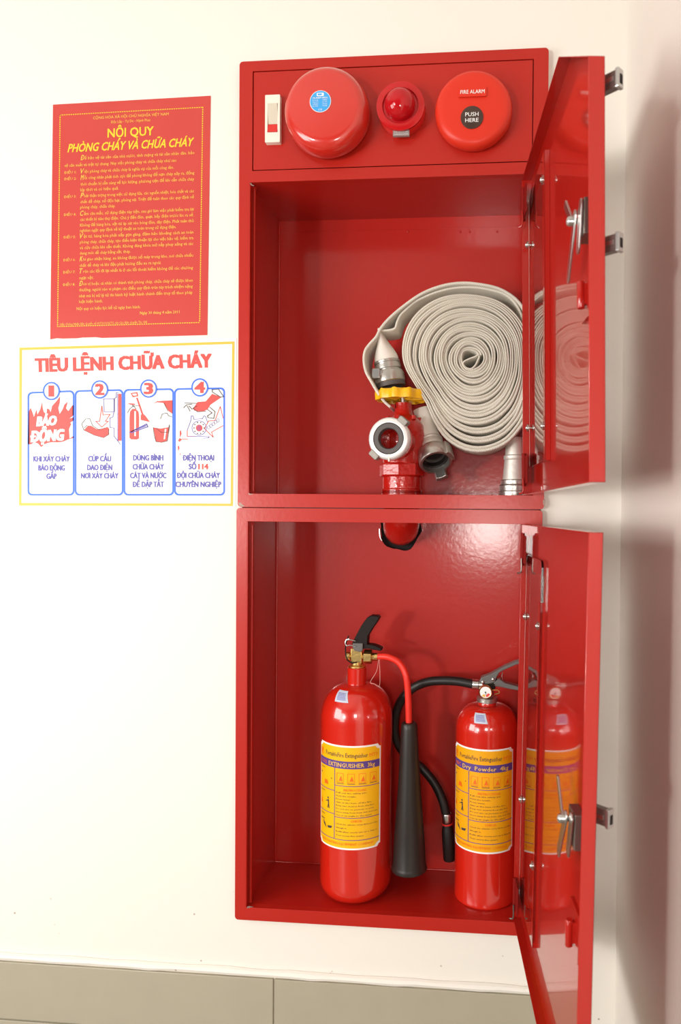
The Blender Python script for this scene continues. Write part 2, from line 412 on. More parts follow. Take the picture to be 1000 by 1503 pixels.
body = [
 (.234, 0, 'i', 'Để bảo vệ tài sản của nhà nước, tính mạng và tài sản nhân dân, bảo'), (.262, 0, 'l', 'vệ sản xuất và trật tự chung. Nay việc phòng cháy và chữa cháy như sau'),
 (.291, 1, 'i', 'Việc phòng cháy và chữa cháy là nghĩa vụ của mỗi công dân.'),
 (.318, 2, 'i', 'Mỗi công nhân phải tích cực đề phòng không để nạn cháy xảy ra, đồng'), (.344, 0, 'j', 'thời chuẩn bị sẵn sàng về lực lượng, phương tiện để khi cần chữa cháy'), (.368, 0, 'j', 'kịp thời và có hiệu quả.'),
 (.394, 3, 'i', 'Phải thận trọng trong việc sử dụng lửa, các nguồn nhiệt, hóa chất và các'), (.419, 0, 'j', 'chất dễ cháy, nổ độc hại, phóng xạ. Triệt để tuân theo các quy định về'), (.442, 0, 'j', 'phòng cháy, chữa cháy.'),
 (.470, 4, 'i', 'Cấm câu mắc, sử dụng điện tùy tiện, sau giờ làm việc phải kiểm tra lại'), (.494, 0, 'j', 'các thiết bị tiêu thụ điện. Chú ý đến đèn, quạt, bếp điện trước lúc ra về.'), (.518, 0, 'j', 'Không để hàng hóa, vật tư áp sát vào bóng đèn, dây điện. Phải tuân thủ'), (.541, 0, 'j', 'nghiêm ngặt quy định về kỹ thuật an toàn trong sử dụng điện.'),
 (.566, 5, 'i', 'Vật tư, hàng hóa phải xếp gọn gàng, đảm bảo khoảng cách an toàn'), (.590, 0, 'j', 'phòng cháy, chữa cháy, tạo điều kiện thuận lợi cho việc bảo vệ, kiểm tra'), (.614, 0, 'j', 'và cứu chữa khi cần thiết. Không dùng khóa mở nắp phuy xăng và các'), (.637, 0, 'j', 'dung môi dễ cháy bằng sắt, thép.'),
 (.663, 6, 'i', 'Khi giao nhận hàng, xe không được nổ máy trong kho, nơi chứa nhiều'), (.689, 0, 'j', 'chất dễ cháy và khi đậu phải hướng đầu xe ra ngoài.'),
 (.715, 7, 'i', 'Trên các lối đi lại nhất là ở các lối thoát hiểm không để các chướng'), (.742, 0, 'j', 'ngại vật.'),
 (.768, 8, 'i', 'Đơn vị hoặc cá nhân có thành tích phòng cháy, chữa cháy sẽ được khen'), (.793, 0, 'j', 'thưởng, người nào vi phạm các điều quy định trên tùy trách nhiệm nặng'), (.819, 0, 'j', 'nhẹ mà bị xử lý từ thi hành kỷ luật hành chánh đến truy tố theo pháp'), (.843, 0, 'j', 'luật hiện hành.'),
 (.873, 0, 'k', 'Nội quy có hiệu lực kể từ ngày ban hành.')]
for v, num, kind, tx in body:
    x = {'i': .185, 'j': .185, 'l': .08, 'k': .17}[kind]; wdt = .0102 * len(tx)
    if len(tx) > 60: wdt = (.905 if kind != 'l' else .79) - x
    if kind == 'i':
        letter(mb, tx[0], x, -v - .008, .021, f1, width=.022, align='l', offset=.02, shear=.3)
        x += .024; wdt -= .024; tx = tx[1:]
    letter(mb, tx, x, -v - .006, .0125, f1, width=wdt, align='l', res=1, offset=.008)
    if num: letter(mb, 'ĐIỀU %d:' % num, .08, -v - .006, .0105, f1, width=.078, align='l', res=1, offset=.02)
letter(mb, 'Ngày 30 tháng 4 năm 2011', .70, -.905, .012, f1, width=.25, res=1, offset=.02)
letter(mb, 'Giấy Chứng Nhận Bản Quyền số 417/2010/QTG của Cục Bản Quyền Tác Giả', .06, -.942, .009, f1, width=.56, align='l', res=1)
obj('body_lettering', mb, m_yprint2, p1, smooth=0)['kind'] = 'stuff'

# white instruction poster
P2 = [(-0.3874, -0.4545), (-0.0092, -0.4490), (-0.0104, -0.7232), (-0.3888, -0.7250)]
p2 = thing('instruction_poster', 'white poster with yellow border and four blue framed fire drill pictures', 'poster', (-0.2, YW, Z0 - 0.725))
sheet('paper', [(-.3905, -.4515), (-.0075, -.446), (-.0082, -.7262), (-.3915, -.7280)], 0.0006, m_p2, p2)
def zc(zx, zy, dy=.0009):
    p = at(20 + .33 * zx, 490 + .33 * zy, YW); return Vector((p.x, YW - dy, p.z))
def f2(a, b, t): return zc(a, -b, .0009 + t * 3e-5)
def f2b(a, b, t): return zc(a, -b, .0012 + t * 3e-5)
def f2c(a, b, t): return zc(a, -b, .0015 + t * 3e-5)
def neg(L): return [(a, -b) for a, b in L]
def draw(loops, m, fn, name, parent):
    mb = MB()
    for L in loops:
        if isinstance(L, tuple): mb.prism(neg(L[0]), [neg(h) for h in L[1]], None, fn)
        else: mb.prism(neg(L), [], None, fn)
    return obj(name, mb, m, parent, smooth=0, recalc=False)
def stroke(pts, wd, closed=False):
    """quads along a polyline"""
    out = []
    P = [Vector(p) for p in pts]
    if closed: P.append(P[0])
    for a, b in zip(P, P[1:]):
        d = (b - a)
        if d.length < 1e-6: continue
        d.normalize(); n = Vector((-d.y, d.x)) * wd / 2; e = d * wd * .3
        out.append([tuple(a - e + n), tuple(b + e + n), tuple(b + e - n), tuple(a - e - n)])
    return out
draw([([(27, 62), (984, 34), (977, 766), (25, 764)], [[(39, 73), (973, 46), (966, 755), (36, 752)]])], m_ybord, f2, 'yellow_border', p2)
cols = [(67, 268, 259, 251), (277, 486, 251, 246), (494, 711, 246, 242), (719, 938, 242, 238)]
loops = []
for x0, x1, ya, yb in cols:
    def warp(L, ya=ya, yb=yb, x0=x0, x1=x1): return [(a, b + (ya + (yb - ya) * (a - x0) / (x1 - x0)) * (1 - (b / 465)) + 255 * (b / 465) ) for a, b in L]
    out = warp(rrect(x0 - 4, x1 + 4, 0, 465, 20)); inn = warp(rrect(x0 + 4, x1 - 4, 8, 457, 15))
    loops.append((out, [inn]))
for L in loops: draw([L], m_blue, f2, 'panel_outline', p2)
cc = [(170, 255), (385, 248), (602, 244), (830, 239)]
for x, y in cc: draw([circ(x, y, 34, 36, 37)], m_p2, f2b, 'number_disc', p2)
for x, y in cc: draw([(circ(x, y, 38, 40, 41), [circ(x, y, 31, 40, 34)])], m_blue, f2c, 'number_ring', p2)
for k, (x, y) in enumerate(cc):
    mb = MB(); letter(mb, str(k + 1), x, -y - 23, 46, f2c, width=[17, 34, 34, 40][k], offset=.09); obj('number_lettering', mb, m_rprint, p2, smooth=0)
mb = MB(); letter(mb, 'TIÊU LỆNH CHỮA CHÁY', 490, -159, 58, f2, width=780, offset=.072, rot=.027)
obj('title_lettering', mb, m_rprint, p2, smooth=0)
mb = MB()
lines = [(170, [(568, 'KHI XẢY CHÁY', 160), (608, 'BÁO ĐỘNG', 116), (645, 'GẤP', 44)]),
         (384, [(567, 'CÚP CẦU', 100), (606, 'DAO ĐIỆN', 110), (643, 'NƠI XẢY CHÁY', 165)]),
         (600, [(563, 'DÙNG BÌNH', 132), (603, 'CHỮA CHÁY', 137), (642, 'CÁT VÀ NƯỚC', 160), (681, 'ĐỂ DẬP TẮT', 138)]),
         (823, [(563, 'ĐIỆN THOẠI', 138), (641, 'ĐỘI CHỮA CHÁY', 190), (681, 'CHUYÊN NGHIỆP', 202)])]
for cx, L in lines:
    if cx > 200: obj('caption_lettering', mb, m_navy, p2, smooth=0); mb = MB()
    for y, tx, wd in L: letter(mb, tx, cx, -y, 23, f2, width=wd, offset=.06)
letter(mb, 'SỐ', 797, -602, 23, f2, width=32, offset=.06)
obj('caption_lettering', mb, m_navy, p2, smooth=0)
mb = MB(); letter(mb, '114', 845, -602, 23, f2, width=42, offset=.08); obj('number_lettering', mb, m_rprint, p2, smooth=0)
# picture 1: flames (pixel frame of the 170 px wide close view: x = 20 + .17 a, y = 545 + .17 b)
def c1(L): return [((a * .17) / .33, (55 + b * .17) / .33) for a, b in L]
def c2(L): return [((160 + a * .17) / .33, (55 + b * .17) / .33) for a, b in L]
flame = c1([(132, 350), (150, 315), (165, 355), (178, 395), (200, 330), (208, 375), (232, 330), (250, 262), (253, 315), (262, 350), (285, 372), (292, 320), (312, 330), (322, 355), (335, 300), (375, 255), (405, 215), (400, 275), (388, 320), (400, 370), (425, 330), (440, 290), (470, 262), (455, 320), (475, 345), (505, 300), (521, 290), (521, 380), (480, 412), (521, 395), (521, 425), (490, 445), (500, 455), (480, 500), (485, 580), (521, 560), (521, 575), (470, 590), (430, 608), (380, 615), (340, 612), (300, 618), (270, 630), (240, 655), (215, 625), (180, 612), (150, 632), (127, 630)])
draw([flame], m_rprint, f2, 'flame_picture', p2)
mb = MB()
def fc1(a, b, t): return f2b(a * .17 / .33, (-55 + b * .17) / .33, t)
letter(mb, 'BÁO', 290, -468, 78, fc1, width=170, offset=.08, shear=.25, rot=.06)
letter(mb, 'ĐỘNG', 300, -602, 92, fc1, width=285, offset=.08, shear=.25, rot=.06)
obj('flame_lettering', mb, m_p2, p2, smooth=0)
# picture 2: arm pulling the switch
draw([c1([(645, 470), (670, 470), (720, 500), (770, 495), (815, 480), (828, 500), (822, 550), (780, 572), (740, 565), (690, 550), (625, 515), (612, 505)])], m_rprint, f2, 'sleeve_picture', p2)
L = []
for s in ([(590, 455), (625, 412), (660, 408), (685, 470)], [(590, 455), (610, 510), (625, 515)], [(625, 515), (700, 552), (780, 574), (825, 545), (822, 500)], [(612, 490), (640, 465)], [(685, 470), (740, 505), (790, 490)]):
    L += stroke(c1(s), 2.2)
draw(L, m_kprint, f2b, 'hand_outline', p2)['kind'] = 'stuff'
L = []
for s in ([(765, 300), (745, 432), (712, 432), (765, 482), (820, 432), (795, 432), (835, 372), (775, 378), (765, 300)],): L += stroke(c1(s), 3)
L.append(c1([(908, 195), (934, 195), (934, 600), (905, 600)]))
draw(L, m_rprint, f2b, 'arrow_picture', p2)['kind'] = 'stuff'
L = []
for s in ([(780, 240), (870, 240), (870, 350), (785, 350), (780, 240)], [(870, 240), (890, 225), (890, 185), (910, 185)], [(870, 350), (860, 395), (835, 405), (835, 485), (870, 490), (870, 560), (925, 632)], [(903, 195), (903, 600)], [(873, 235), (873, 350)]): L += stroke(c1(s), 2.6)
draw(L, m_navy, f2c, 'switch_outline', p2)['kind'] = 'stuff'
# picture 3: extinguisher, shovel, bucket
L = [c2([(62, 400), (66, 350), (85, 325), (115, 325), (140, 350), (145, 400), (143, 580), (125, 590), (75, 588), (62, 575)]),
     c2([(158, 380), (175, 362), (200, 385), (240, 440), (200, 430), (158, 420)]), c2([(118, 230), (132, 226), (180, 365), (166, 370)]),
     c2([(70, 188), (130, 180), (138, 215), (90, 225)]),
     c2([(268, 485), (330, 495), (405, 482), (388, 600), (340, 612), (290, 608)]),
     c2([(300, 258), (435, 250), (435, 370), (400, 345), (360, 275), (300, 268), (262, 285)]), c2([(40, 275), (110, 280), (110, 292), (70, 290)])]
draw(L, m_rprint, f2, 'bucket_and_shovel_picture', p2)['kind'] = 'stuff'
draw([c2([(85, 196), (122, 192), (126, 208), (98, 212)]), c2([(105, 345), (118, 345), (118, 560), (105, 560)]), c2([(368, 500), (382, 498), (370, 585), (358, 588)])], m_p2, f2b, 'picture_highlights', p2)['kind'] = 'stuff'
L = []
for s in ([(62, 530), (210, 455), (222, 480), (190, 490), (80, 532)], [(75, 522), (205, 470)]): L += stroke(c2(s), 4)
draw(L, m_navy, f2c, 'shovel_handle_outline', p2)
L = []
for s in ([(45, 360), (65, 325), (95, 300), (150, 300)], [(85, 290), (120, 325)], [(268, 485), (275, 545), (292, 608), (340, 614), (388, 602), (408, 470)], [(290, 490), (340, 530), (400, 525), (405, 460)], [(330, 410), (345, 370), (385, 360), (400, 385), (430, 395)], [(360, 275), (395, 345)]): L += stroke(c2(s), 2.5)
draw(L, m_kprint, f2c, 'bucket_outline', p2)['kind'] = 'stuff'
# picture 4: hand lifting the receiver of a dial telephone
L = [c2([(610, 320), (650, 265), (720, 260), (775, 195), (830, 215), (855, 225), (760, 290), (735, 330), (700, 345), (650, 345), (620, 340)])]
L.append(c2([(480, 600), (495, 575), (515, 590), (495, 610)])); L.append(c2([(478, 650), (488, 640), (494, 665), (482, 690)])); L.append(c2([(490, 720), (505, 702), (500, 722)]))
L.append(c2([(495, 520), (505, 505), (512, 540), (495, 575)])); L.append(circ(*c2([(663, 490)])[0], 15, 20))
for s in ([(870, 405), (845, 305), (800, 425), (745, 430), (708, 495), (785, 570), (770, 525), (870, 470)], [(560, 510), (560, 562), (640, 562)], [(515, 585), (565, 588)]): L += stroke(c2(s), 3.4)
draw(L, m_rprint, f2, 'sleeve_and_arrow_picture', p2)['kind'] = 'stuff'
L = [(circ(*c2([(663, 490)])[0], 33, 32), [circ(*c2([(663, 490)])[0], 30.5, 32)])]
for s in ([(560, 510), (590, 430), (596, 385), (612, 388), (618, 415), (690, 410), (705, 385), (718, 390), (735, 440)], [(575, 560), (750, 565), (745, 575), (700, 578)]): L += stroke(c2(s), 2.6)
for k in range(5): L += stroke([(c2([(745 + k * 20, 485 - k * 15)])[0][0] + 6 * math.cos(t), c2([(745 + k * 20, 485 - k * 15)])[0][1] + 8 * math.sin(t)) for t in [j * PI / 4 for j in range(9)]], 1.6)
for k in range(3): L += stroke(c2([(652 + k * 11, 468), (652 + k * 11, 512)]), 2)
draw(L, m_navy, f2b, 'telephone_outline', p2)['kind'] = 'stuff'
L = [circ(*c2([(663 + 44 * math.cos(a), 490 + 50 * math.sin(a))])[0], 3, 8) for a in [j * PI / 5 for j in range(10)]]
for s in ([(540, 275), (650, 278)], [(560, 300), (585, 345)], [(575, 300), (605, 330)], [(735, 330), (775, 360), (735, 385), (740, 400), (790, 408), (800, 350), (755, 310)], [(775, 160), (830, 155), (875, 220), (850, 225), (778, 180), (775, 160)], [(645, 300), (610, 320), (650, 350), (720, 345)], [(530, 315), (555, 290), (600, 285)]): L += stroke(c2(s), 3)
draw(L, m_kprint, f2c, 'receiver_outline', p2)['kind'] = 'stuff'

# ------------------------------------------------------------------ cabinets
def cab_shell(name, label, X0, X1, T, B, op, loc, panel=None):
    """steel box let into the wall: face frame, stop frame, side, back, top and bottom sheets"""
    t = thing(name, label, 'fire cabinet', loc)
    ox0, ox1, oz1, oz0 = op
    holes = [rect(ox0, ox1, oz0, oz1)]
    if panel: holes.append(rect(*panel))
    mb = MB(); mb.prism(rrect(X0, X1, B, T, 0.006), holes, 1, fnY(0, 0.0125))
    obj('face_frame', mb, m_red, t, bevel=0.0012, smooth=30)
    return t
DB = 0.1534
UL = cab_shell('hose_cabinet', 'upper red steel cabinet with hose, its tall door swung open to the right', 0, 0.5, 0, -0.7257, (0.0175, 0.4825, -0.1960, -0.7035), (0.25, 0, Z0 - 0.7257), panel=(0.0222, 0.4768, -0.1775, -0.0165))
LL = cab_shell('extinguisher_cabinet', 'lower red steel cabinet holding two extinguishers, its door swung open', -0.002, 0.498, -0.7269, -1.4105, (0.0160, 0.4805, -0.7492, -1.3890), (0.248, 0, Z0 - 1.4105))
def inner(t, x0, x1, z1, z0, m, hole_top=None, hole_bot=None, hole_back=None):
    Y0, Y1 = 0.0125, DB; th = 0.0015
    obj('side_panel', MB().box(x0 - th, x0, Y0, Y1, Z0 + z0, Z0 + z1), m, t, smooth=0)
    obj('side_panel', MB().box(x1, x1 + th, Y0, Y1, Z0 + z0, Z0 + z1), m, t, smooth=0)
    mb = MB(); mb.prism(rect(x0 - th, x1 + th, z0 - th, z1 + th), hole_back or [], 1, fnY(Y1, Y1 + th)); obj('back_panel', mb, m, t, smooth=0)
    def fz(z, s): return lambda a, b, tt: Vector((a, b, Z0 + z + s * th * tt))
    mb = MB(); mb.prism(rect(x0 - th, x1 + th, Y0, Y1), hole_top or [], 1, fz(z1, 1)); obj('top_panel', mb, m, t, smooth=0)
    mb = MB(); mb.prism(rect(x0 - th, x1 + th, Y0, Y1), hole_bot or [], 1, fz(z0, -1)); obj('bottom_panel', mb, m, t, smooth=0)
    # left stop channel the door closes against
    mb = MB()
    mb.box(x0, x0 + 0.0015, 0.0, 0.014, Z0 + z0, Z0 + z1)
    mb.box(x0, x0 + 0.0075, 0.0125, 0.014, Z0 + z0 + .001, Z0 + z1 - .001)
    mb.box(x0 + 0.0062, x0 + 0.0075, 0.006, 0.014, Z0 + z0 + .004, Z0 + z1 - .006)
    obj('stop_channel', mb, m_red, t, smooth=0, bevel=0.0004)
    # top and bottom return flanges
    obj('weld_seam', MB().tube([(x0 + .001, Y1 - .001, Z0 + z0 + .002), (x0 + .001, Y1 - .001, Z0 + z1 - .002)], 0.0016, n=8, smooth=False), m, t)
    obj('weld_seam', MB().tube([(x0 + .001, Y1 - .001, Z0 + z0 + .001), (x1 - .001, Y1 - .001, Z0 + z0 + .001)], 0.0012, n=8, smooth=False), m, t)
PXC, PYC = 0.2610, 0.076              # axis of the riser pipe
hole = circ(PXC, PYC, 0.038, 28)
inner(UL, 0.0175, 0.4825, -0.1960, -0.7035, m_redin, hole_bot=[hole])
bh = []
hc = at(588, 778, DB)
for i in range(36):
    a = 2 * PI * i / 36; r = 0.0375 + 0.0022 * math.sin(5 * a + 1) + random.uniform(-.0008, .0008)
    bh.append((hc.x + r * math.cos(a), hc.z - Z0 + r * 1.02 * math.sin(a)))
bh = [(x, min(z, -0.7505)) for x, z in bh]
inner(LL, 0.0160, 0.4805, -0.7492, -1.3890, m_redin, hole_top=[hole], hole_back=[bh])
obj('pipe_hole_shade', MB().box(hc.x - .06, hc.x + .06, DB + .012, DB + .02, hc.z - .06, hc.z + .03), m_dark, LL, smooth=0)  # added dark sheet, paints the shade behind the pipe hole
# rough silver lip on the cut hole
mb = MB(); mb.tube([(hc.x - .0385, DB - .001, hc.z + .002), (hc.x - .0375, DB - .001, hc.z - .012), (hc.x - .034, DB - .001, hc.z - .02)], 0.0012, n=6); obj('cut_edge', mb, m_steel, LL)

p_ = at(500, 339, DB).z
obj('back_seam', MB().box(.0185, .4815, DB - .0006, DB, p_ - .0004, p_ + .0004), m_redin, UL, smooth=0)
for u_ in (599, 676, 690, 730):
    q_ = at(u_, 340, DB); obj('rivet', MB().lathe([(.0022, 0), (.0018, .0008), (0, .0012)], q_, (0, -1, 0), 12), m_redin, UL)
# alarm panel in the head of the upper cabinet
pm = MB(); pm.prism(rect(0.0236, 0.4756, -0.1758, -0.0180), [], 1, fnY(0.0006, 0.0022)); obj('alarm_panel', pm, m_red, UL, bevel=0.0006)
obj('panel_gap_shade', MB().box(0.0205, 0.4785, 0.0125, 0.0140, Z0 - .180, Z0 - .0145), m_dark, UL, smooth=0)  # dark sheet, paints the shade in the gap round the alarm panel

# bare spots where the paint is knocked off the frame corners
m_bare = mat('knocked paint bare steel', (.30, .20, .17), .5, metal=.4, var=.3, vscale=300)
def chip(root, pts):
    P = [at(a, b, 0) for a, b in pts]; mb = MB(); mb.prism([(p.x, p.z - Z0) for p in P], [], 1, fnY(-.00012, .0004)); obj('paint_chip', mb, m_bare, root, smooth=0)
chip(UL, [(350, 738), (353, 737.5), (356, 740.5), (359.5, 743), (355, 744), (351.5, 742.5)])
chip(UL, [(367, 269), (369, 268.6), (370, 271), (373.5, 272.2), (372, 273.2), (368.5, 272)])
chip(UL, [(797, 735), (800, 732), (801, 738), (800, 743), (797.5, 741)])
chip(LL, [(363, 1330.5), (366, 1330), (372, 1331), (366, 1332.5), (362.5, 1333.5)])
chip(UL, [(364, 723), (367, 724.5), (373, 725), (366, 726.4)])
# ---- doors
def door(root, X, Y, th, ln, W, t, ztop, zbot, chamfer, win, strip, clips, lev, staple, handles, name_lab):
    M = Matrix.Translation((X, Y, Z0 + ztop)) @ Matrix.Rotation(ln, 4, 'Y') @ Matrix.Rotation(th, 4, 'Z')
    H = ztop - zbot
    R = Matrix.Translation(-Vector(root['org'])) @ M      # root has no rotation
    k = 0.0013
    def P(o, s, z): return Vector((o, -s, z))              # door space: o outward, s towards free edge, z below the top
    if chamfer:
        cs, cz = chamfer
        outl = [(0, -H), (W, -H), (W, -cz), (cs, 0), (0, 0)]
    else: outl = [(0, -H), (W, -H), (W, 0), (0, 0)]
    ws0, ws1, wz1, wz0 = win
    holes = [rrect(ws0 + .010, ws1 - .006, wz0 + .022, wz1 - .022, .006)]
    mb = MB(); mb.prism(outl, holes, 1, lambda a, b, tt: P(t - k + k * tt, a, b))
    # lips folded inwards all round
    n = len(outl)
    for i in range(n):
        a = Vector(outl[i]); b = Vector(outl[(i + 1) % n]); d = (b - a).normalized(); inn = Vector((-d.y, d.x)) * k
        q = [a, b, b + inn, a + inn]
        v = [P(0, p.x, p.y) for p in q] + [P(t, p.x, p.y) for p in q]
        mb.add(v, [(0, 1, 2, 3), (4, 7, 6, 5), (0, 4, 5, 1), (1, 5, 6, 2), (2, 6, 7, 3), (3, 7, 4, 0)])
    d = obj('door', mb, m_door, root, local=True, smooth=30, bevel=0.0005)
    d.matrix_local = R
    d['org'] = (0, 0, 0)
    def sub(name, mb, m, **kw):
        return obj(name, mb, m, d, local=True, **kw)
    # glass pane with rounded corners, held by clips
    g = MB(); g.prism(rrect(ws0, ws1, wz0, wz1, .010), [], 1, lambda a, b, tt: P(t - .0062 + .003 * tt, a, b)); sub('glass_pane', g, m_glass, smooth=30)
    s0, s1, sz1, sz0 = strip
    g = MB(); g.box(0.0070, 0.0083, -s1, -s0, sz0, sz1); g.box(0.0070, t - k, -s1, -s1 + .0015, sz0, sz1); g.box(0.0070, t - .0068, -s0 - .0012, -s0, sz0, sz1)
    sub('retaining_strip', g, m_door, smooth=0, bevel=0.0004)
    for cs_, cz_ in clips:
        g = MB(); o0 = 0.0068
        g.lathe([(0, -.0042), (.0022, -.0040), (.0034, -.0024), (.0034, -.0018), (.006, -.0016), (.006, 0), (.0015, .0002), (.0015, .004)], P(o0, cs_, cz_), (1, 0, 0), 16)
        sub('screw', g, m_steel)
    # latch levers near the free edge
    ls, lz, sgn = lev
    def bar(p, q, wid, o, th_, m, nm):
        p = Vector(p); q = Vector(q); dd = (q - p).normalized(); L = (q - p).length; nn = Vector((-dd.y, dd.x))
        out = []
        for i in range(9):
            a = -PI / 2 + PI * i / 8; out.append(q + dd * math.cos(a) * wid / 2 + nn * math.sin(a) * wid / 2)
        for i in range(9):
            a = PI / 2 + PI * i / 8; out.append(p + dd * math.cos(a) * wid / 2 + nn * math.sin(a) * wid / 2)
        g = MB(); g.prism([(v.x, v.y) for v in out], [], 1, lambda a, b, tt: P(o + th_ * tt + (lz - b) * 0.03 * 0, a, b)); return sub(nm, g, m, smooth=30, bevel=.0003)
    bar((ls, lz), (ls - .030, lz + .030 * sgn[0]), .009, -.006, .0022, m_steel, 'latch_lever')
    bar((ls + .004, lz + .004), (ls - .028, lz - .048), .012, -.0035, .002, m_steel, 'latch_lever')
    bar((ls + .02, lz + .008), (ls + .008, lz - .030), .013, -.001, .002, m_steel, 'latch_plate')
    g = MB(); g.lathe([(0, -.011), (.0035, -.010), (.005, -.008), (.005, -.002), (.003, 0), (.003, .014)], P(0, ls, lz), (1, 0, 0), 18); sub('latch_pivot', g, m_steel)
    # lock body behind the levers
    g = MB(); g.box(.002, t - k, -ls - .026, -ls + .004, lz - .022, lz + .014); sub('lock_body', g, m_dsteel, smooth=0, bevel=.0008)
    # welded plate with a hasp loop
    ss, sz = staple
    g = MB(); g.prism(rrect(ss - .024, ss + .020, sz - .026, sz + .024, .004), [], 1, lambda a, b, tt: P(t - .0050 + .0035 * tt, a, b)); pl = sub('hasp_plate', g, m_door, bevel=.0003)
    g = MB(); g.lathe([(.0035, -.014), (.0042, -.013), (.0042, .013), (.0035, .014)], P(t - .0105, ss + .002, sz - .002), (0, 0, 1), 18); g.box(t - .010, t - .003, -ss - .005, -ss + .001, sz - .012, sz + .010)
    sub('hasp_loop', g, m_door)
    # hinges
    for hz in (-.040, -H + .040):
        g = MB(); g.box(.002, .0035, -.030, -.004, hz - .022, hz + .022)
        g.lathe([(.0032, -.026), (.0032, .026)], P(.0015, .003, hz), (0, 0, 1), 14)
        h = sub('hinge', g, m_hinge, bevel=.0003)
        g = MB(); g.tube([P(-.001, .010, hz - .014), P(-.001, .010, hz - .034), P(-.006, .006, hz - .038)], .0013, n=8); sub('hinge_pin', g, m_dsteel if root is LL else m_door)
    # swivel handles standing proud of the outer face
    for hs, hz, tilt in handles:
        A = Matrix.Translation(P(t, hs, hz)) @ Matrix.Rotation(-0.80, 4, 'Z')
        g = MB()
        g.box(-.004, .021, -.0045, -.0030, -.0080, .0080, A); g.box(-.004, .021, .0015, .0030, -.0080, .0080, A)
        g.box(-.004, .021, -.0040, .0028, -.0080, -.0066, A); g.box(-.004, .021, -.0040, .0028, .0066, .0080, A)
        hd = sub('handle', g, m_dsteel, smooth=0, bevel=.0003)
        g = MB(); g.box(.002, .018, -.0056, -.0043, -.0018, .0024, A); sub('handle_slot', g, m_steel, smooth=0, bevel=.0003)
        g = MB(); g.box(.020, .0240, -.0058, .0038, -.0092, .0092, A); sub('handle_cap', g, m_steel, smooth=0, bevel=.0008)
        g = MB(); g.box(.0239, .0244, -.0030, .0012, -.0055, .0035, A); sub('handle_cap_shade', g, m_dark, smooth=0)  # thin dark plate on the cap, painted shade of a hollow
    return d

D1 = door(UL, 0.4600, 0.0026, 0.1144, -0.0131, 0.445, 0.0160, -0.2041, -0.7032, (0.300, 0.0930),
     (.006, .158, -.030, -.455), (.150, .163, -.036, -.456), [(.014, -.108), (.152, -.072), (.014, -.394), (.152, -.408)],
     (.392, -.228, (1,)), (.385, -.300), [(.425, -.268, 1), (.425, -.112, 1)], 'upper')
D2 = door(LL, 0.4655, 0.0007, 0.1107, 0.0124, 0.4567, 0.0140, -0.7493, -1.3816, None,
     (.006, .150, -.048, -.590), (.138, .150, -.106, -.588), [(.014, -.145), (.138, -.140), (.014, -.435), (.138, -.478)],
     (.392, -.300, (1,)), (.395, -.415), [(.432, -.275, 1)], 'lower')

# ------------------------------------------------------------------ things on the alarm panel
PYF = 0.0006
def PT(x, z, y=PYF): return Vector((x, y, Z0 + z))
# rocker switch
sw = thing('rocker_switch', 'cream rocker switch with red lower end at the left of the alarm panel', 'switch', PT(0.0583, -.1365))
mb = MB(); mb.prism(rrect(.0460, .0706, -.1365, -.0605, .0012), [rect(.0500, .0666, -.1205, -.0745)], 1, fnY(-.008, PYF)); obj('switch_frame', mb, m_white, sw, bevel=.0006)
mb = MB(); mb.add([PT(.0502, -.0747, -.0095), PT(.0664, -.0747, -.0095), PT(.0664, -.1065, -.0062), PT(.0502, -.1065, -.0062), PT(.0502, -.0747, -.001), PT(.0664, -.0747, -.001), PT(.0664, -.1065, -.001), PT(.0502, -.1065, -.001)], [(0, 1, 2, 3), (4, 5, 6, 7), (0, 1, 5, 4), (1, 2, 6, 5), (2, 3, 7, 6), (3, 0, 4, 7)])
obj('rocker', mb, m_cream, sw, smooth=0, bevel=.0004)
mb = MB(); mb.add([PT(.0502, -.1067, -.0062), PT(.0664, -.1067, -.0062), PT(.0664, -.1203, -.0098), PT(.0502, -.1203, -.0098), PT(.0502, -.1067, -.001), PT(.0664, -.1067, -.001), PT(.0664, -.1203, -.001), PT(.0502, -.1203, -.001)], [(0, 1, 2, 3), (4, 5, 6, 7), (0, 1, 5, 4), (1, 2, 6, 5), (2, 3, 7, 6), (3, 0, 4, 7)])
obj('rocker_tip', mb, m_redpl, sw, smooth=0, bevel=.0004)
# bell
bc = at(475, 157.5, -.035); BX, BZ = bc.x + .002, bc.z
bell = thing('alarm_bell', 'large red domed alarm bell with blue round sticker on the cabinet head', 'alarm bell', (BX, PYF, BZ - .068))
AX = (0, -1, 0)
mb = MB(); mb.lathe([(.050, 0), (.050, .004), (.044, .014), (.030, .018)], (BX, PYF, BZ), AX, 48); obj('base_plate', mb, m_bellb, bell)
prof = [(.0640, .008), (.0668, .009), (.0680, .012), (.0675, .020)]
for i in range(1, 12):
    a = i / 11 * PI / 2; prof.append((.0675 - .018 * (1 - math.cos(a)), .020 + .022 * math.sin(a)))
prof += [(.040, .0432), (.025, .0445), (.012, .0452), (0.0, .0455)]
mb = MB(); mb.lathe(prof, (BX, PYF, BZ), AX, 96); obj('gong', mb, m_bell, bell, smooth=60)
sc_ = at(470.5, 149, -.0452)
def fstick(dy): return lambda a, b, t: Vector((a, dy, b))
mb = MB(); mb.lathe([(.0168, 0), (.0168, .0006)], (sc_.x, -.0450, sc_.z), AX, 40); obj('sticker_rim', mb, m_wht, bell, smooth=0)
mb = MB(); mb.lathe([(.0160, 0), (.0160, .0009)], (sc_.x, -.0450, sc_.z), AX, 40); obj('sticker', mb, m_skyb, bell, smooth=0)
fs = lambda a, b, t: Vector((sc_.x + a, -.0462 - t * 3e-5, sc_.z + b))
mb = MB()
letter(mb, 'ALARM BELL', 0, .0042, .0022, fs, width=.024, offset=.03)
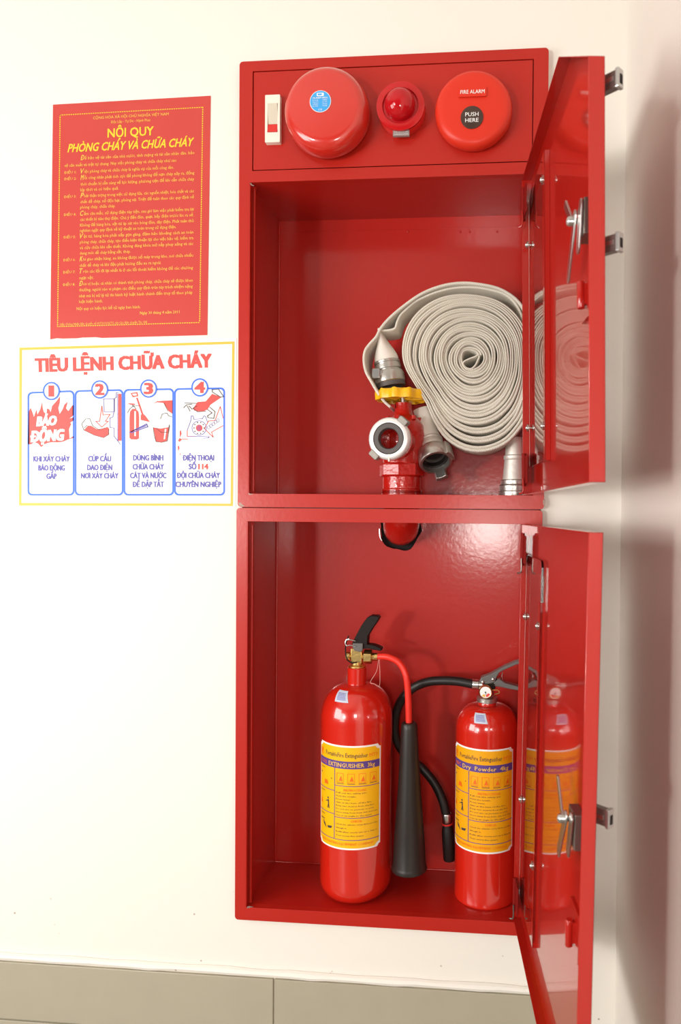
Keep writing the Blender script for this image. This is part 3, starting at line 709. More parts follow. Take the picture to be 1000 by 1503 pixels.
for k, (a_, b_) in enumerate([('MODEL', 'SERIES'), ('VOLTS', 'DC 24V'), ('CURRENT', '30mA'), ('SOUND', '90dB')]):
    letter(mb, a_, -.0125, .0010 - .003 * k, .0015, fs, width=.0095, align='l', res=1); letter(mb, b_, .0035, .0010 - .003 * k, .0015, fs, width=.0075, align='l', res=1)
letter(mb, 'CE', 0, -.0142, .0026, fs, width=.006)
mb.prism(rrect(-.0055, .0055, .0078, .0128, .001), [rrect(-.0042, .0025, .0090, .0118, .0008)], None, fs)
obj('sticker_lettering', mb, m_wht, bell, smooth=0)
# beacon
b0 = at(588, 155.5, -.020); SX, SZ = b0.x, b0.z
bea = thing('beacon_lamp', 'red domed beacon lamp between the bell and the push button', 'beacon', (SX, PYF, SZ - .038))
mb = MB(); mb.lathe([(.0375, 0), (.0380, .002), (.0380, .012), (.0368, .015), (.030, .0155)], (SX, PYF, SZ), AX, 64); obj('base_ring', mb, m_redpl, bea)
mb = MB(); mb.lathe([(.0352, .0145), (.0370, .0150), (.0382, .0185), (.0382, .021), (.034, .0222), (.0285, .0225)], (SX, PYF, SZ), AX, 64, ring=True); obj('lens_collar', mb, m_lens2, bea)
prof = [(.0240, .0185), (.0238, .026)]
for i in range(1, 13):
    a = i / 12 * PI / 2; prof.append((.0238 * math.cos(a), .026 + .020 * math.sin(a)))
mb = MB(); mb.lathe(prof, (SX, PYF, SZ), AX, 64); obj('dome_lens', mb, m_lens, bea, smooth=60)
mb = MB(); mb.lathe([(.0325, .0165), (.0325, .0185), (.028, .0200), (.0230, .0205)], (SX, PYF, SZ), AX, 64); obj('lens_skirt', mb, m_lens, bea)
mb = MB(); mb.lathe([(.011, .016), (.011, .028), (.008, .033), (0, .035)], (SX, PYF, SZ), AX, 24); obj('bulb', mb, m_bell, bea)
l0 = at(589, 195.5, -.014)
mb = MB(); mb.box(l0.x - .013, l0.x + .013, -.0145, -.0100, l0.z - .0042, l0.z + .0042); obj('rating_label', mb, mat('grey label', (.30, .26, .25), .4), bea, smooth=0)
mb = MB(); fl_ = lambda a, b, t: Vector((l0.x + a, -.0148 - t * 3e-5, l0.z + b))
letter(mb, 'STROBE DC 24V', 0, .0008, .0017, fl_, width=.022, res=1); letter(mb, 'WARNING LIGHT', 0, -.0026, .0017, fl_, width=.022, res=1); obj('label_lettering', mb, m_wht, bea, smooth=0)
# manual call point
k0 = at(695, 159.5, -.018); KX, KZ = k0.x, k0.z
cp = thing('call_point', 'round red manual fire alarm push button at the right of the panel', 'call point', (KX, PYF, KZ - .061))
prof = [(.0560, 0), (.0598, .004), (.0606, .010), (.0598, .016), (.0570, .0210), (.0520, .0235), (.045, .0245), (.0, .0248)]
mb = MB(); mb.lathe(prof, (KX, PYF, KZ), AX, 96); obj('body', mb, m_call, cp, smooth=60)
p = at(694, 136, -.0245)
mb = MB(); mb.prism(rrect(p.x - .0215, p.x + .0215, p.z - Z0 - .0072, p.z - Z0 + .0072, .001), [], 1, fnY(-.0270, -.0240)); obj('name_plate', mb, m_call, cp, bevel=.0005)
fk = lambda a, b, t: Vector((p.x + a, -.0274 - t * 3e-5, p.z + b))
mb = MB(); letter(mb, 'FIRE ALARM', 0, -.0029, .0056, fk, width=.0375, offset=.005); obj('name_lettering', mb, m_wht, cp, smooth=0)
p3 = at(693, 172.5, -.0245)
mb = MB(); mb.lathe([(.0175, 0), (.0175, .0014), (.0165, .0018), (0, .0018)], (p3.x, -.0240, p3.z), AX, 48); obj('push_button', mb, mat('button brown black', (.055, .028, .02), .3), cp)
fk2 = lambda a, b, t: Vector((p3.x + a, -.0262 - t * 3e-5, p3.z + b))
mb = MB(); letter(mb, 'PUSH', 0, .0012, .0060, fk2, width=.0205, offset=.005); letter(mb, 'HERE', 0, -.0078, .0060, fk2, width=.0205, offset=.005); obj('button_lettering', mb, m_wht, cp, smooth=0)

# ------------------------------------------------------------------ hydrant valve and riser
hv = thing('hydrant_valve', 'red cast hydrant valve with yellow handwheel on riser pipe', 'valve', (PXC, PYC, Z0 - .83))
zf = -0.7035
ax_ = Vector((PXC, PYC, Z0))
def V(x, y, z): return Vector((PXC + x, PYC + y, Z0 + z))
mb = MB()
tgt = Vector((hc.x, DB + .008, hc.z + .0035)); zt_ = tgt.z - Z0; Ra = .062; ya = tgt.y - PYC
pp = [V(0, 0, zf + .004), V(0, 0, zf + .002)]
for i in range(9):
    a = i / 8 * PI / 2; u_ = 1 - math.cos(a)
    pp.append(Vector((PXC + (tgt.x - PXC) * u_, PYC + ya * u_, Z0 + (zf - .002) + (zt_ - zf + .002) * math.sin(a))))
mb.tube(pp, .0322, n=36, steps=4); obj('riser_pipe', mb, m_pipe, hv)
mb = MB(); mb.lathe([(.0345, zf + .0008), (.0345, zf + .010), (.0325, zf + .012), (.0325, -.672), (.0345, -.670)], V(0, 0, 0), (0, 0, 1), 48)
mb.lathe([(.0335, zf + .003), (.0345, zf + .0035), (.0345, zf + .0085), (.0335, zf + .009)], V(0, 0, 0), (0, 0, 1), 48); obj('pipe_socket', mb, m_pipe, hv)
mb = MB(); mb.lathe([(.034, -.672), (.0385, -.670), (.0385, -.652), (.036, -.648)], V(0, 0, 0), (0, 0, 1), 8); obj('hexagon_collar', mb, m_pipe, hv, smooth=30, bevel=.0015)
mb = MB(); mb.lathe([(.033, -.650), (.0355, -.640), (.0385, -.620), (.0385, -.600), (.035, -.583), (.028, -.573), (.0200, -.568), (.0160, -.564), (.0145, -.552), (.0145, -.545), (.0105, -.5445)], V(.002, 0, 0), (0, 0, 1), 48)
obj('valve_body', mb, m_pipe, hv, smooth=60)
mb = MB()
for i in range(6):
    a = i * PI / 3 + .3; mb.lathe([(.0048, 0), (.0048, .006), (0, .0062)], V(.002 + .0275 * math.cos(a), .0275 * math.sin(a), -.5745), (0, 0, 1), 6)
obj('bonnet_bolts', mb, m_pipe, hv, smooth=30)
mb = MB(); mb.lathe([(.0050, -.546), (.0050, -.525)], V(.002, 0, 0), (0, 0, 1), 18); obj('spindle', mb, m_steel, hv)
# outlet towards the viewer
oc = at(570.5, 643.5, -.004)
od = (oc - V(0, 0, oc.z - Z0)).normalized(); ob = V(0, 0, oc.z - Z0)
OL = (oc - ob).length
mb = MB(); mb.lathe([(.031, .018), (.030, OL - .030), (.033, OL - .028), (.034, OL - .020), (.0290, OL - .018), (.0180, OL - .0175), (.0172, OL - .045), (0, OL - .0455)], ob, od, 56); obj('outlet_branch', mb, m_pipe, hv, smooth=40)
mb = MB(); mb.lathe([(.0260, OL - .019), (.0330, OL - .018), (.0345, OL - .010), (.0345, OL - .004), (.0325, OL), (.0305, OL + .0010), (.0258, OL + .0008), (.0250, OL - .004), (.0250, OL - .0185)], ob, od, 64, ring=True); obj('outlet_ring', mb, m_cring, hv, smooth=40)
mb = MB(); mb.lathe([(.0252, OL - .010), (.0252, OL - .0015), (.0240, OL + .0002), (.0175, OL + .0002), (.0163, OL - .0015), (.0160, OL - .010)], ob, od, 56, ring=True); obj('rubber_seal', mb, m_grey, hv, smooth=40)
Q = Vector((0, 0, 1)).rotation_difference(od).to_matrix()
def lug(px, py, nm='coupling_lug', m=m_lug):
    q = at(px, py, oc.y + .004); r = (q - oc); r = r - od * r.dot(od); R_ = r.length; r.normalize(); tng = od.cross(r)
    mb = MB(); base = oc
    pr = []
    for k, (rr, ww) in enumerate([(R_ - .007, .0085), (R_ + .001, .0085), (R_ + .003, .0065)]):
        for sx in (-1, 1):
            for d_ in (-.014, .002):
                pr.append(base + r * rr + tng * ww * sx + od * d_)
    mb.add(pr, [(0, 1, 3, 2), (8, 10, 11, 9), (0, 4, 5, 1), (4, 8, 9, 5), (2, 3, 7, 6), (6, 7, 11, 10), (0, 2, 6, 4), (4, 6, 10, 8), (1, 5, 7, 3), (5, 9, 11, 7)])
    obj(nm, mb, m, hv, smooth=30, bevel=.0012)
lug(594.5, 617); lug(548, 669)
mb = MB(); mb.box(-.0012, .0012, -.0003, .004, -.006, .006, Matrix.Translation(at(571, 672, oc.y - .001))); obj('ring_mark', mb, m_alur, hv, smooth=0)
# scalloped handwheel
hw = V(-.001, 0, -.5330); mb = MB(); N = 108
def scal(i): 
    a = 2 * PI * i / N; return a, .0436 + .0019 * math.cos(11 * a)
rings = [(0, 1.0, -.0075), (0, 1.02, -.002), (0, 1.0, .004), (1, .93, .0085), (1, .55, .0105), (1, .0, .011)]
under = [(0, 1.0, -.0075), (0, .93, -.0078), (0, .90, -.002), (0, .86, .004), (0, .30, .005), (0, .24, -.004), (0, .0, -.004)]
for ringset in (rings, under):
    v = []; f = []
    for _, s, dz in ringset:
        for i in range(N):
            a, r = scal(i); lobe = (.5 + .5 * math.cos(11 * a))
            zz = dz + (0.0050 * lobe if (ringset is rings and dz < .006 and dz > -.003) else 0)
            v.append(hw + Vector((r * s * math.cos(a), r * s * math.sin(a), zz)))
    for k in range(len(ringset) - 1):
        for i in range(N):
            j = (i + 1) % N; f.append((k * N + i, k * N + j, (k + 1) * N + j, (k + 1) * N + i))
    mb.add(v, f)
wh = obj('handwheel', mb, m_yel, hv, smooth=50)
mb = MB()
for i in range(9):
    a = 2 * PI * i / 9; c_, s_ = math.cos(a), math.sin(a)
    Mx = Matrix.Translation(hw) @ Matrix.Rotation(a, 4, 'Z'); mb.box(.008, .0395, -.0012, .0012, -.006, .005, Mx)
obj('handwheel_ribs', mb, m_yel, hv, smooth=0)

# ------------------------------------------------------------------ fire hose
HY0, HY1 = 0.047, 0.122
hs = thing('fire_hose', 'coiled cream canvas fire hose with aluminium couplings in upper cabinet', 'fire hose', at(700, 666, .05))
cx, cy = 692, 525
RO = {0: 88, 30: 93, 60: 97, 90: 98, 120: 104, 150: 107, 180: 103, 205: 93, 225: 94, 240: 108, 255: 126, 270: 137, 285: 138, 300: 129, 330: 102, 360: 88}
ks = sorted(RO)
_rs = []
def rout(d):
    d %= 360
    for a, b in zip(ks, ks[1:]):
        if a <= d <= b:
            i = ks.index(a); n_ = len(ks) - 1
            p0, p3 = RO[ks[(i - 1) % n_]], RO[ks[(i + 2) % n_ if i + 2 > n_ else i + 2]]
            t = (d - a) / (b - a); p1_, p2_ = RO[a], RO[b]
            return 0.5 * (2 * p1_ + (p2_ - p0) * t + (2 * p0 - 5 * p1_ + 4 * p2_ - p3) * t * t + (3 * p1_ - p0 - 3 * p2_ + p3) * t ** 3)
TURNS = 12; spiral = []; thick = []; SPT = 90; DEND = 18
def rad(k, d):
    t = max(0, (k + 1.75) / (TURNS + 1.75)); w_ = min(1, t) ** 1.7
    return t * (100 * (1 - w_) + rout(d) * w_)
for i in range(TURNS * SPT + 1):
    k = i / SPT; d = DEND + 360 * (k - TURNS)
    r = rad(k, d) + .9 * math.sin(k * 2.1) * (1 - k / TURNS) + .7 * math.sin(math.radians(d) * 3 + k * 1.7)
    a = math.radians(d)
    spiral.append(at(cx + r * math.cos(a), cy - r * math.sin(a), HY0 + .0015 * math.sin(k * 4.3)))
    thick.append(min(1.25, (rad(k + .5, d) - rad(k - .5, d)) / 960 / .0084 * .99))
def strip(pts, th, y0, y1, dbl=True, sc_=None):
    """layflat hose standing on edge: double-lobed rounded edge towards the viewer, swept along pts"""
    mb = MB(); uv = []; prof = []
    hw_ = th / 2; q = th / 4
    fr = []
    if dbl:
        for c_ in (-q, q):
            for j in range(5):
                a = PI - PI * j / 4
                fr.append((c_ + q * .98 * math.cos(a), -q * (1.7 if c_ > 0 else 1.3) * math.sin(a)))
    else:
        for j in range(7):
            a = PI - PI * j / 6; fr.append((hw_ * math.cos(a), -hw_ * math.sin(a)))
    prof = [(u, y0 + hw_ + v) for u, v in fr] + [(u, y1 - v) for u, v in ((hw_ * .9, 0), (-hw_ * .9, 0))]
    n = len(prof); P = [Vector(p) for p in pts]; L = 0; v = []; f = []
    for i, p in enumerate(P):
        t = P[min(i + 1, len(P) - 1)] - P[max(i - 1, 0)]; t.y = 0; t.normalize(); nn = Vector((-t.z, 0, t.x))
        if i: L += (P[i] - P[i - 1]).length
        vv = 0
        for k, (u, y) in enumerate(prof):
            v.append(Vector((p.x, 0, p.z)) + nn * u * (sc_[i] if sc_ else 1) + Vector((0, y + (.0016 * math.sin(i * .045) if dbl else 0), 0)))
            if k: vv += math.hypot(prof[k][0] - prof[k - 1][0], prof[k][1] - prof[k - 1][1])
            uv.append((L, vv))
    for i in range(len(P) - 1):
        for k in range(n):
            j = (k + 1) % n; f.append((i * n + k, i * n + j, (i + 1) * n + j, (i + 1) * n + k))
    f.append(tuple(range(n))); f.append(tuple(range((len(P) - 1) * n, len(P) * n)))
    mb.add(v, f); mb.uv = uv; return mb
obj('coil', strip(spiral, .0084, HY0, HY1, sc_=thick), m_hose, hs, smooth=60)
# outermost turn leaving the coil towards the lower coupling
loosep = [(777, 503), (775, 470), (762, 443), (735, 424), (700, 416), (672, 415), (645, 420), (618, 431), (592, 449), (572, 466), (559, 481), (552, 494), (543, 504), (536, 514), (534, 528), (537, 545), (545, 560), (555, 577), (564, 589), (573, 597)]
obj('loose_turn', strip(catmull([at(a, b, HY0 + .006) for a, b in loosep], 6), .0048, HY0 + .006, HY1, dbl=False), m_hose, hs, smooth=60)
foldp = [(771, 478), (760, 450), (742, 432), (715, 424), (690, 421), (662, 423), (636, 430), (612, 441), (597, 453), (588, 462), (583, 472), (580, 481), (572, 484), (560, 485)]
obj('inner_fold', strip(catmull([at(a, b, HY0 + .002) for a, b in [(704, 519), (698, 523), (690, 526), (682, 530), (680, 534), (684, 539), (691, 541), (697, 537), (701, 530), (704, 522)]], 6), .0028, HY0 + .002, HY1, dbl=False), m_hose, hs, smooth=60)
obj('folded_end', strip(catmull([at(a, b, HY0 + .012) for a, b in foldp], 6), .0040, HY0 + .012, HY1, dbl=False), m_hose, hs, smooth=60)
m_hose2 = mat('hose canvas pale', (.74, .69, .62), .75, bump=.3, bscale=120)
def taper(name, pa, pb, Y, wa, da, wb, db, m, n=28, steps=10, Y2=None):
    """flattened hose tail opening into a round collar"""
    A = at(*pa, Y); B = at(*pb, Y if Y2 is None else Y2); ax = (B - A); L = ax.length; ax.normalize(); sd = ax.cross(Vector((0, 1, 0))).normalized(); dp = sd.cross(ax)
    mb = MB(); v = []; f = []; uv = []
    for i in range(steps + 1):
        t = i / steps; e = t * t * (3 - 2 * t); W_ = wa + (wb - wa) * e; D_ = da + (db - da) * e
        for k in range(n):
            a = 2 * PI * k / n; v.append(A + ax * L * t + sd * W_ * math.cos(a) + dp * D_ * math.sin(a)); uv.append((L * t, k / n * .1))
    for i in range(steps):
        for k in range(n):
            j = (k + 1) % n; f.append((i * n + k, i * n + j, (i + 1) * n + j, (i + 1) * n + k))
    f.append(tuple(range(n))); f.append(tuple(range(steps * n, steps * n + n)))
    mb.add(v, f); mb.uv = uv; return obj(name, mb, m, hs, smooth=50), A, B, ax, sd, dp
# upper coupling: behind the handwheel, mouth down
YC = .088
_, A, B, ax, sd, dp = taper('hose_tail', (560, 488), (568, 531), YC, .004, .030, .0215, .0215, m_hose2)
mb = MB(); mb.lathe([(.0215, -.001), (.0225, .000), (.0225, .0035), (.0212, .004), (.0212, .006), (.0228, .0065), (.0232, .014), (.0215, .015), (.0215, .018)], B, ax, 48)
cu1 = obj('coupling', mb, m_alu, hs)
mb = MB(); mb.lathe([(.0200, .016), (.0240, .018), (.0262, .024), (.0262, .036), (.0245, .038), (.020, .038), (.019, .02)], B, ax, 48, ring=True); obj('coupling_mouth', mb, m_alu, hs)
mb = MB(); mb.lathe([(.0250, .036), (.0252, .045), (.019, .045), (.019, .036)], B, ax, 40, ring=True); obj('coupling_seal', mb, m_grey, hs)
q = at(553, 549, YC - .020)
mb = MB(); mb.box(-.007, .007, -.007, .006, -.0085, .0085, Matrix.Translation(q)); mb.box(.004, .011, -.005, .006, -.004, .006, Matrix.Translation(q)); obj('coupling_catch', mb, m_steel, hs, bevel=.0015)
# lower coupling: right of the valve, mouth towards the viewer and down
mb = MB(); A2 = at(612, 596, .095)
_, A, B, ax, sd, dp = taper('hose_tail', (617, 600), (633, 650), .096, .013, .006, .0195, .0195, m_hose2, Y2=.082)
A1 = B; ax = (at(643, 690, .045) - B).normalized()
mb = MB(); mb.lathe([(.0195, -.004), (.0212, -.003), (.0212, .001), (.0202, .002), (.0202, .009), (.0214, .010), (.0214, .014), (.0208, .015), (.0225, .021)], B, ax, 48); obj('coupling', mb, m_alur, hs)
mb = MB(); mb.lathe([(.0215, .019), (.0262, .021), (.0285, .026), (.0285, .044), (.0268, .047), (.0230, .047), (.0225, .030), (.0170, .029), (.0160, .020)], B, ax, 56, ring=True); obj('coupling_mouth', mb, m_alu, hs)
mb = MB(); mb.lathe([(.0225, .030), (.0225, .038), (.0180, .038), (.0180, .028)], B, ax, 48, ring=True); obj('coupling_seal', mb, m_black, hs)
mb = MB(); mb.lathe([(0, .024), (.0180, .0245)], B, ax, 32); obj('coupling_bore_shade', mb, m_dark, hs)  # flat dark disc, painted shade inside the mouth
def claw(ang, h0, h1, r0, r1, half, m=m_alu, nm='coupling_claw'):
    mb = MB(); v = []; Qm = Vector((0, 0, 1)).rotation_difference(ax).to_matrix(); n = 8
    for h in (h0, h1):
        for r in (r0, r1):
            for i in range(n + 1):
                a = ang - half + 2 * half * i / n; v.append(B + Qm @ Vector((r * math.cos(a), r * math.sin(a), h)))
    m1 = n + 1; f = []
    for i in range(n):
        f += [(i, i + 1, m1 + i + 1, m1 + i), (2 * m1 + i, 3 * m1 + i, 3 * m1 + i + 1, 2 * m1 + i + 1), (i, 2 * m1 + i, 2 * m1 + i + 1, i + 1), (m1 + i, m1 + i + 1, 3 * m1 + i + 1, 3 * m1 + i)]
    f += [(0, m1, 3 * m1, 2 * m1), (n, 2 * m1 + n, 3 * m1 + n, m1 + n)]
    mb.add(v, f); obj(nm, mb, m, hs, smooth=30, bevel=.0008)
# angle of a picture direction round the coupling axis
def angof(px, py):
    Qi = Vector((0, 0, 1)).rotation_difference(ax).to_matrix().transposed(); p_ = Qi @ (at(px, py, (B + ax * .045).y) - (B + ax * .045)); return math.atan2(p_.y, p_.x)
claw(angof(650, 668), .024, .050, .0265, .0325, .42)
claw(angof(648, 702), .040, .062, .0225, .0300, .38)

# ------------------------------------------------------------------ branch nozzle standing in the right corner
nx = .4545; ny = .085
nz = thing('hose_nozzle', 'aluminium branch nozzle standing in the right corner under the hose coil', 'nozzle', (nx, ny, Z0 + zf))
mb = MB(); mb.lathe([(.024, 0), (.0265, .001), (.0268, .008), (.0255, .0095), (.0258, .012), (.0262, .018), (.0245, .020), (.0230, .021)], (nx, ny, Z0 + zf), (0, 0, 1), 48); obj('coupling_ring', mb, m_alu, nz)
mb = MB(); mb.lathe([(.0232, .0205), (.0236, .023), (.0236, .027), (.0210, .029)], (nx, ny, Z0 + zf), (0, 0, 1), 48); obj('shoulder', mb, m_alu, nz)
mb = MB(); mb.lathe([(.0205, .028), (.0175, .062), (.0190, .064), (.0190, .069), (.0165, .071), (.0165, .076), (.0152, .098), (.0140, .101), (.0090, .1015), (.0085, .090)], (nx, ny, Z0 + zf), (0, 0, 1), 48); obj('barrel', mb, m_alur, nz)

# ------------------------------------------------------------------ extinguishers
ZF = Z0 - 1.3890
def label_fn(cx_, cy_, R, a0, a1, zt, h, dr):
    """u, v on the label (0..1, v downwards as negative) to the cylinder; angle from the viewer side, positive to the right"""
    def fn(u, v, t):
        a = math.radians(a0 + (a1 - a0) * u); r = R + dr + t * 3e-5
        return Vector((cx_ + r * math.sin(a), cy_ - r * math.cos(a), zt + h * v))
    return fn
def hbar(u0, u1, v0, v1, fn, mb, n=14):
    v = []; f = []
    for i in range(n + 1):
        u = u0 + (u1 - u0) * i / n; v += [fn(u, -v0, 0), fn(u, -v1, 0)]
    for i in range(n): f.append((2 * i, 2 * i + 1, 2 * i + 3, 2 * i + 2))
    mb.add(v, f)
def ext_label(root, cx_, cy_, R, a0, a1, zt, h, mlab, band, bandred, notch):
    F = lambda dr: label_fn(cx_, cy_, R, a0, a1, zt, h, dr)
    # cream edge with notched corners then the yellow field
    def field(u0, u1, v0, v1, cn, dr, m, nm):
        mb = MB(); n = 40; v = []; f = []; fn = F(dr)
        for i in range(n + 1):
            u = u0 + (u1 - u0) * i / n; e = min(u - u0, u1 - u); c = 0
            if e < cn: c = cn * .8 * (math.sqrt(max(0, 1 - (e / cn) ** 2)) if notch else (1 - e / cn))
            v += [fn(u, -(v0 + c * .7), 0), fn(u, -(v1 - c * .7), 0)]
        for i in range(n): f.append((2 * i, 2 * i + 1, 2 * i + 3, 2 * i + 2))
        mb.add(v, f); return obj(nm, mb, m, root, smooth=60)
    field(0, 1, 0, 1, .05, .0003, m_wht, 'label_edge')
    field(.022, .978, .016, .984, .06, .0005, mlab, 'label')
    fn = F(.0008); mb = MB()
    hbar(.022, .978, .150, .222, fn, mb, 30); hbar(.022, .978, .903, .909, fn, mb, 30)
    hbar(.345, .978, .385, .391, fn, mb); hbar(.345, .978, .690, .696, fn, mb)
    hbar(.022, .345, .440, .446, fn, mb); hbar(.022, .345, .665, .671, fn, mb)
    hbar(.340, .350, .222, .906, fn, mb, 2)
    obj('label_rules', mb, m_purp, root, smooth=0)
    f2_ = F(.0011)
    mb = MB(); letter(mb, band, .57, -.207, .040, f2_, width=.66, offset=.03, res=1); obj('band_lettering', mb, m_yprint2, root, smooth=0)
    mb = MB(); letter(mb, 'PortableFire Extinguisher', .49, -.112, .042, f2_, width=.62, res=1)
    yy = [.46 + .031 * k for k in range(8)]; tx = ['Pull out the safety pin.', 'Hold the nozzle.', 'Press lever.', 'Aim at the base of the fire.', 'Keep two metres from the fire.', 'Do not use on persons or pets.', 'Store away from heat, sun and rain.', 'Use at an angle to the wind.']
    for y_, s_ in zip(yy, tx): letter(mb, s_, .37, -y_, .013, f2_, width=min(.58, .0175 * len(s_)), align='l', res=1)
    for k, s_ in enumerate(['Check the cylinder every three months.', 'Weigh it.', 'Refill after every use at a depot.', 'Test every five years.']): letter(mb, s_, .37, -(.762 + .036 * k), .013, f2_, width=min(.58, .0175 * len(s_)), align='l', res=1)
    # small pictures in the left column
    def man(u, v, s):
        for q in ([(-.1, 0), (.02, 0), (.04, -.35), (-.06, -.35)], [(-.06, -.35), (.04, -.35), (.09, -.75), (.02, -.75)], [(-.05, -.35), (.0, -.35), (-.08, -.75), (-.15, -.75)], [(-.1, -.05), (-.35, -.18), (-.35, -.22), (-.08, -.14)]):
            mb.add([f2_(u + a * s * .45, v + b * s * .28, 0) for a, b in q], [(0, 1, 2, 3)])
        mb.prism(circ(u - .01, v + .016, .014, 8, .010), [], None, f2_)
    man(.24, -.545, .4)
    hbar(.06, .16, .745, .752, f2_, mb, 3); mb.add([f2_(.12, -.76, 0), f2_(.17, -.79, 0), f2_(.20, -.83, 0), f2_(.14, -.80, 0)], [(0, 1, 2, 3)])
    mb.add([f2_(.22, -.80, 0), f2_(.31, -.79, 0), f2_(.29, -.815, 0), f2_(.23, -.82, 0)], [(0, 1, 2, 3)])
    mb.add([f2_(.06, -.295, 0), f2_(.30, -.330, 0), f2_(.30, -.338, 0), f2_(.06, -.305, 0)], [(0, 1, 2, 3)])
    for k in range(4): hbar(.38 + .15 * k, .48 + .15 * k, .362, .367, f2_, mb, 3)
    hbar(.05, .16, .470, .474, f2_, mb, 3); hbar(.05, .16, .698, .702, f2_, mb, 3); hbar(.05, .16, .245, .249, f2_, mb, 3)
    obj('label_small_print', mb, m_kprint, root, smooth=0)['kind'] = 'stuff'
    mb = MB(); letter(mb, bandred, .13, -.203, .034, f2_, width=.14, offset=.03, res=1); letter(mb, 'INSTRUCTIONS', .63, -.435, .020, f2_, width=.30, offset=.02, res=1)
    letter(mb, 'MT3', .88, -.112, .034, f2_, width=.12, res=1); letter(mb, 'CHECK', .65, -.732, .020, f2_, width=.15, offset=.02, res=1); letter(mb, 'FIRE FIGHTING EQUIPMENT COMPANY', .50, -.955, .022, f2_, width=.78, res=1)
    for k in range(4):
        u = .43 + .15 * k; mb.prism([(u - .05, -.355), (u + .045, -.355), (u + .045, -.265), (u - .05, -.265)], [[(u - .046, -.351), (u + .041, -.351), (u + .041, -.269), (u - .046, -.269)]], None, f2_)
        mb.add([f2_(u - .02, -.34, 0), f2_(u + .03, -.34, 0), f2_(u + .01, -.29, 0)], [(0, 1, 2)])
    mb.add([f2_(.06, -.60, 0), f2_(.10, -.60, 0), f2_(.075, -.545, 0)], [(0, 1, 2)]); mb.add([f2_(.15, -.40, 0), f2_(.23, -.40, 0), f2_(.21, -.36, 0), f2_(.16, -.36, 0)], [(0, 1, 2, 3)])
    mb.prism(circ(.085, -.095, .040, 24, .034), [circ(.085, -.095, .035, 24, .029)], None, f2_)
    mb.add([f2_(.07, -.075, 0), f2_(.10, -.07, 0), f2_(.085, -.11, 0), f2_(.06, -.12, 0)], [(0, 1, 2, 3)])
    obj('label_red_print', mb, m_orng, root, smooth=0)['kind'] = 'stuff'

def shoulder_sticker(root, px0, py0, px1, py1, cx_, cy_, prof_r, za, zb, tilt):
    """small silver sticker wrapped on the shoulder; prof_r(z) is the body radius"""
    mb = MB(); v = []; f = []; n = 6; m = 8
    for j in range(n + 1):
        z = zb + (za - zb) * j / n; r = prof_r(z) + .0004
        for i in range(m + 1):
            a = math.radians(px0 + (px1 - px0) * i / m + tilt * (j / n - .5)) ; r2 = r
            v.append(Vector((cx_ + r2 * math.sin(a), cy_ - r2 * math.cos(a), z + .0)))
    for j in range(n):
        for i in range(m): f.append((j * (m + 1) + i, j * (m + 1) + i + 1, (j + 1) * (m + 1) + i + 1, (j + 1) * (m + 1) + i))
    mb.add(v, f); o = obj('inspection_sticker', mb, m_stick, root, smooth=60)
    mb = MB(); 
    for k in range(6):
        t0 = .22 + .11 * k; z = zb + (za - zb) * t0; z2 = z + (za - zb) * .045
        v = []; f = []
        for i in range(m + 1):
            u = .15 + .7 * i / m; a = math.radians(px0 + (px1 - px0) * u + tilt * (t0 - .5))
            for zz in (z, z2):
                r = prof_r(zz) + .0008; v.append(Vector((cx_ + r * math.sin(a), cy_ - r * math.cos(a), zz)))
        for i in range(m): f.append((2 * i, 2 * i + 1, 2 * i + 3, 2 * i + 2))
        mb.add(v, f)
    obj('sticker_print', mb, m_navy, root, smooth=0)

# carbon dioxide extinguisher on the left
EX, EY, ER = 0.1872, 0.068, 0.0615
e1 = thing('carbon_dioxide_extinguisher', 'tall red gas extinguisher with black horn, left one in lower cabinet', 'fire extinguisher', (EX, EY, ZF))
top1 = at(525, 1003, EY).z                             # foot of the neck
zs1 = at(525, 1052, EY).z
prof = [(0.0, 0.0), (.030, .0004), (.040, .003)]
for i in range(1, 9):
    a = i / 8 * PI / 2; prof.append((.036 + (ER - .036) * math.sin(a), .030 - .029 * math.cos(a)))
prof.append((ER, zs1 - ZF))
sh1 = []
for i in range(1, 15):
    a = i / 14 * PI / 2; sh1.append((.0165 + (ER - .0165) * math.cos(a) ** .9, zs1 - ZF + (top1 - zs1) * math.sin(a)))
prof += sh1
def prof_r1(z):
    t = min(1, max(0, (z - zs1) / (top1 - zs1))); return .0165 + (ER - .0165) * math.sqrt(max(0, 1 - t * t)) ** .9
mb = MB(); mb.lathe(prof, (EX, EY, ZF), (0, 0, 1), 96); obj('cylinder', mb, m_ext, e1, smooth=60)
zn = at(525, 979, EY).z
mb = MB(); mb.lathe([(.0165, top1 - .002), (.0165, zn - .001), (.0155, zn)], (EX, EY, 0), (0, 0, 1), 48); obj('neck', mb, m_ext, e1)
ext_label(e1, EX, EY, ER, -63, 52, at(510, 1094, EY - ER).z - .001, .1720, m_laby, 'EXTINGUISHER  3kg', 'CO2', True)
shoulder_sticker(e1, -37, -8, -37 + 29, 0, EX, EY, prof_r1, at(508, 1013, EY - .03).z, at(508, 1029, EY - .04).z, -8)
hx = lambda px, py, dy=0: at(px, py, EY + dy)
mb = MB(); mb.lathe([(.0155, zn), (.0155, zn + .003), (.0105, zn + .0045), (.0105, zn + .010)], (EX, EY, 0), (0, 0, 1), 32)
mb.box(EX - .0095, EX + .0095, EY - .009, EY + .009, zn + .008, hx(525, 951).z)
zv = hx(525, 963).z
mb.lathe([(.0065, -.020), (.0075, -.019), (.0075, -.012), (.005, -.011), (.0052, .004)], (EX, EY, zv), (1, 0, 0), 20)
obj('brass_valve', mb, m_brass, e1, smooth=30, bevel=.0008)
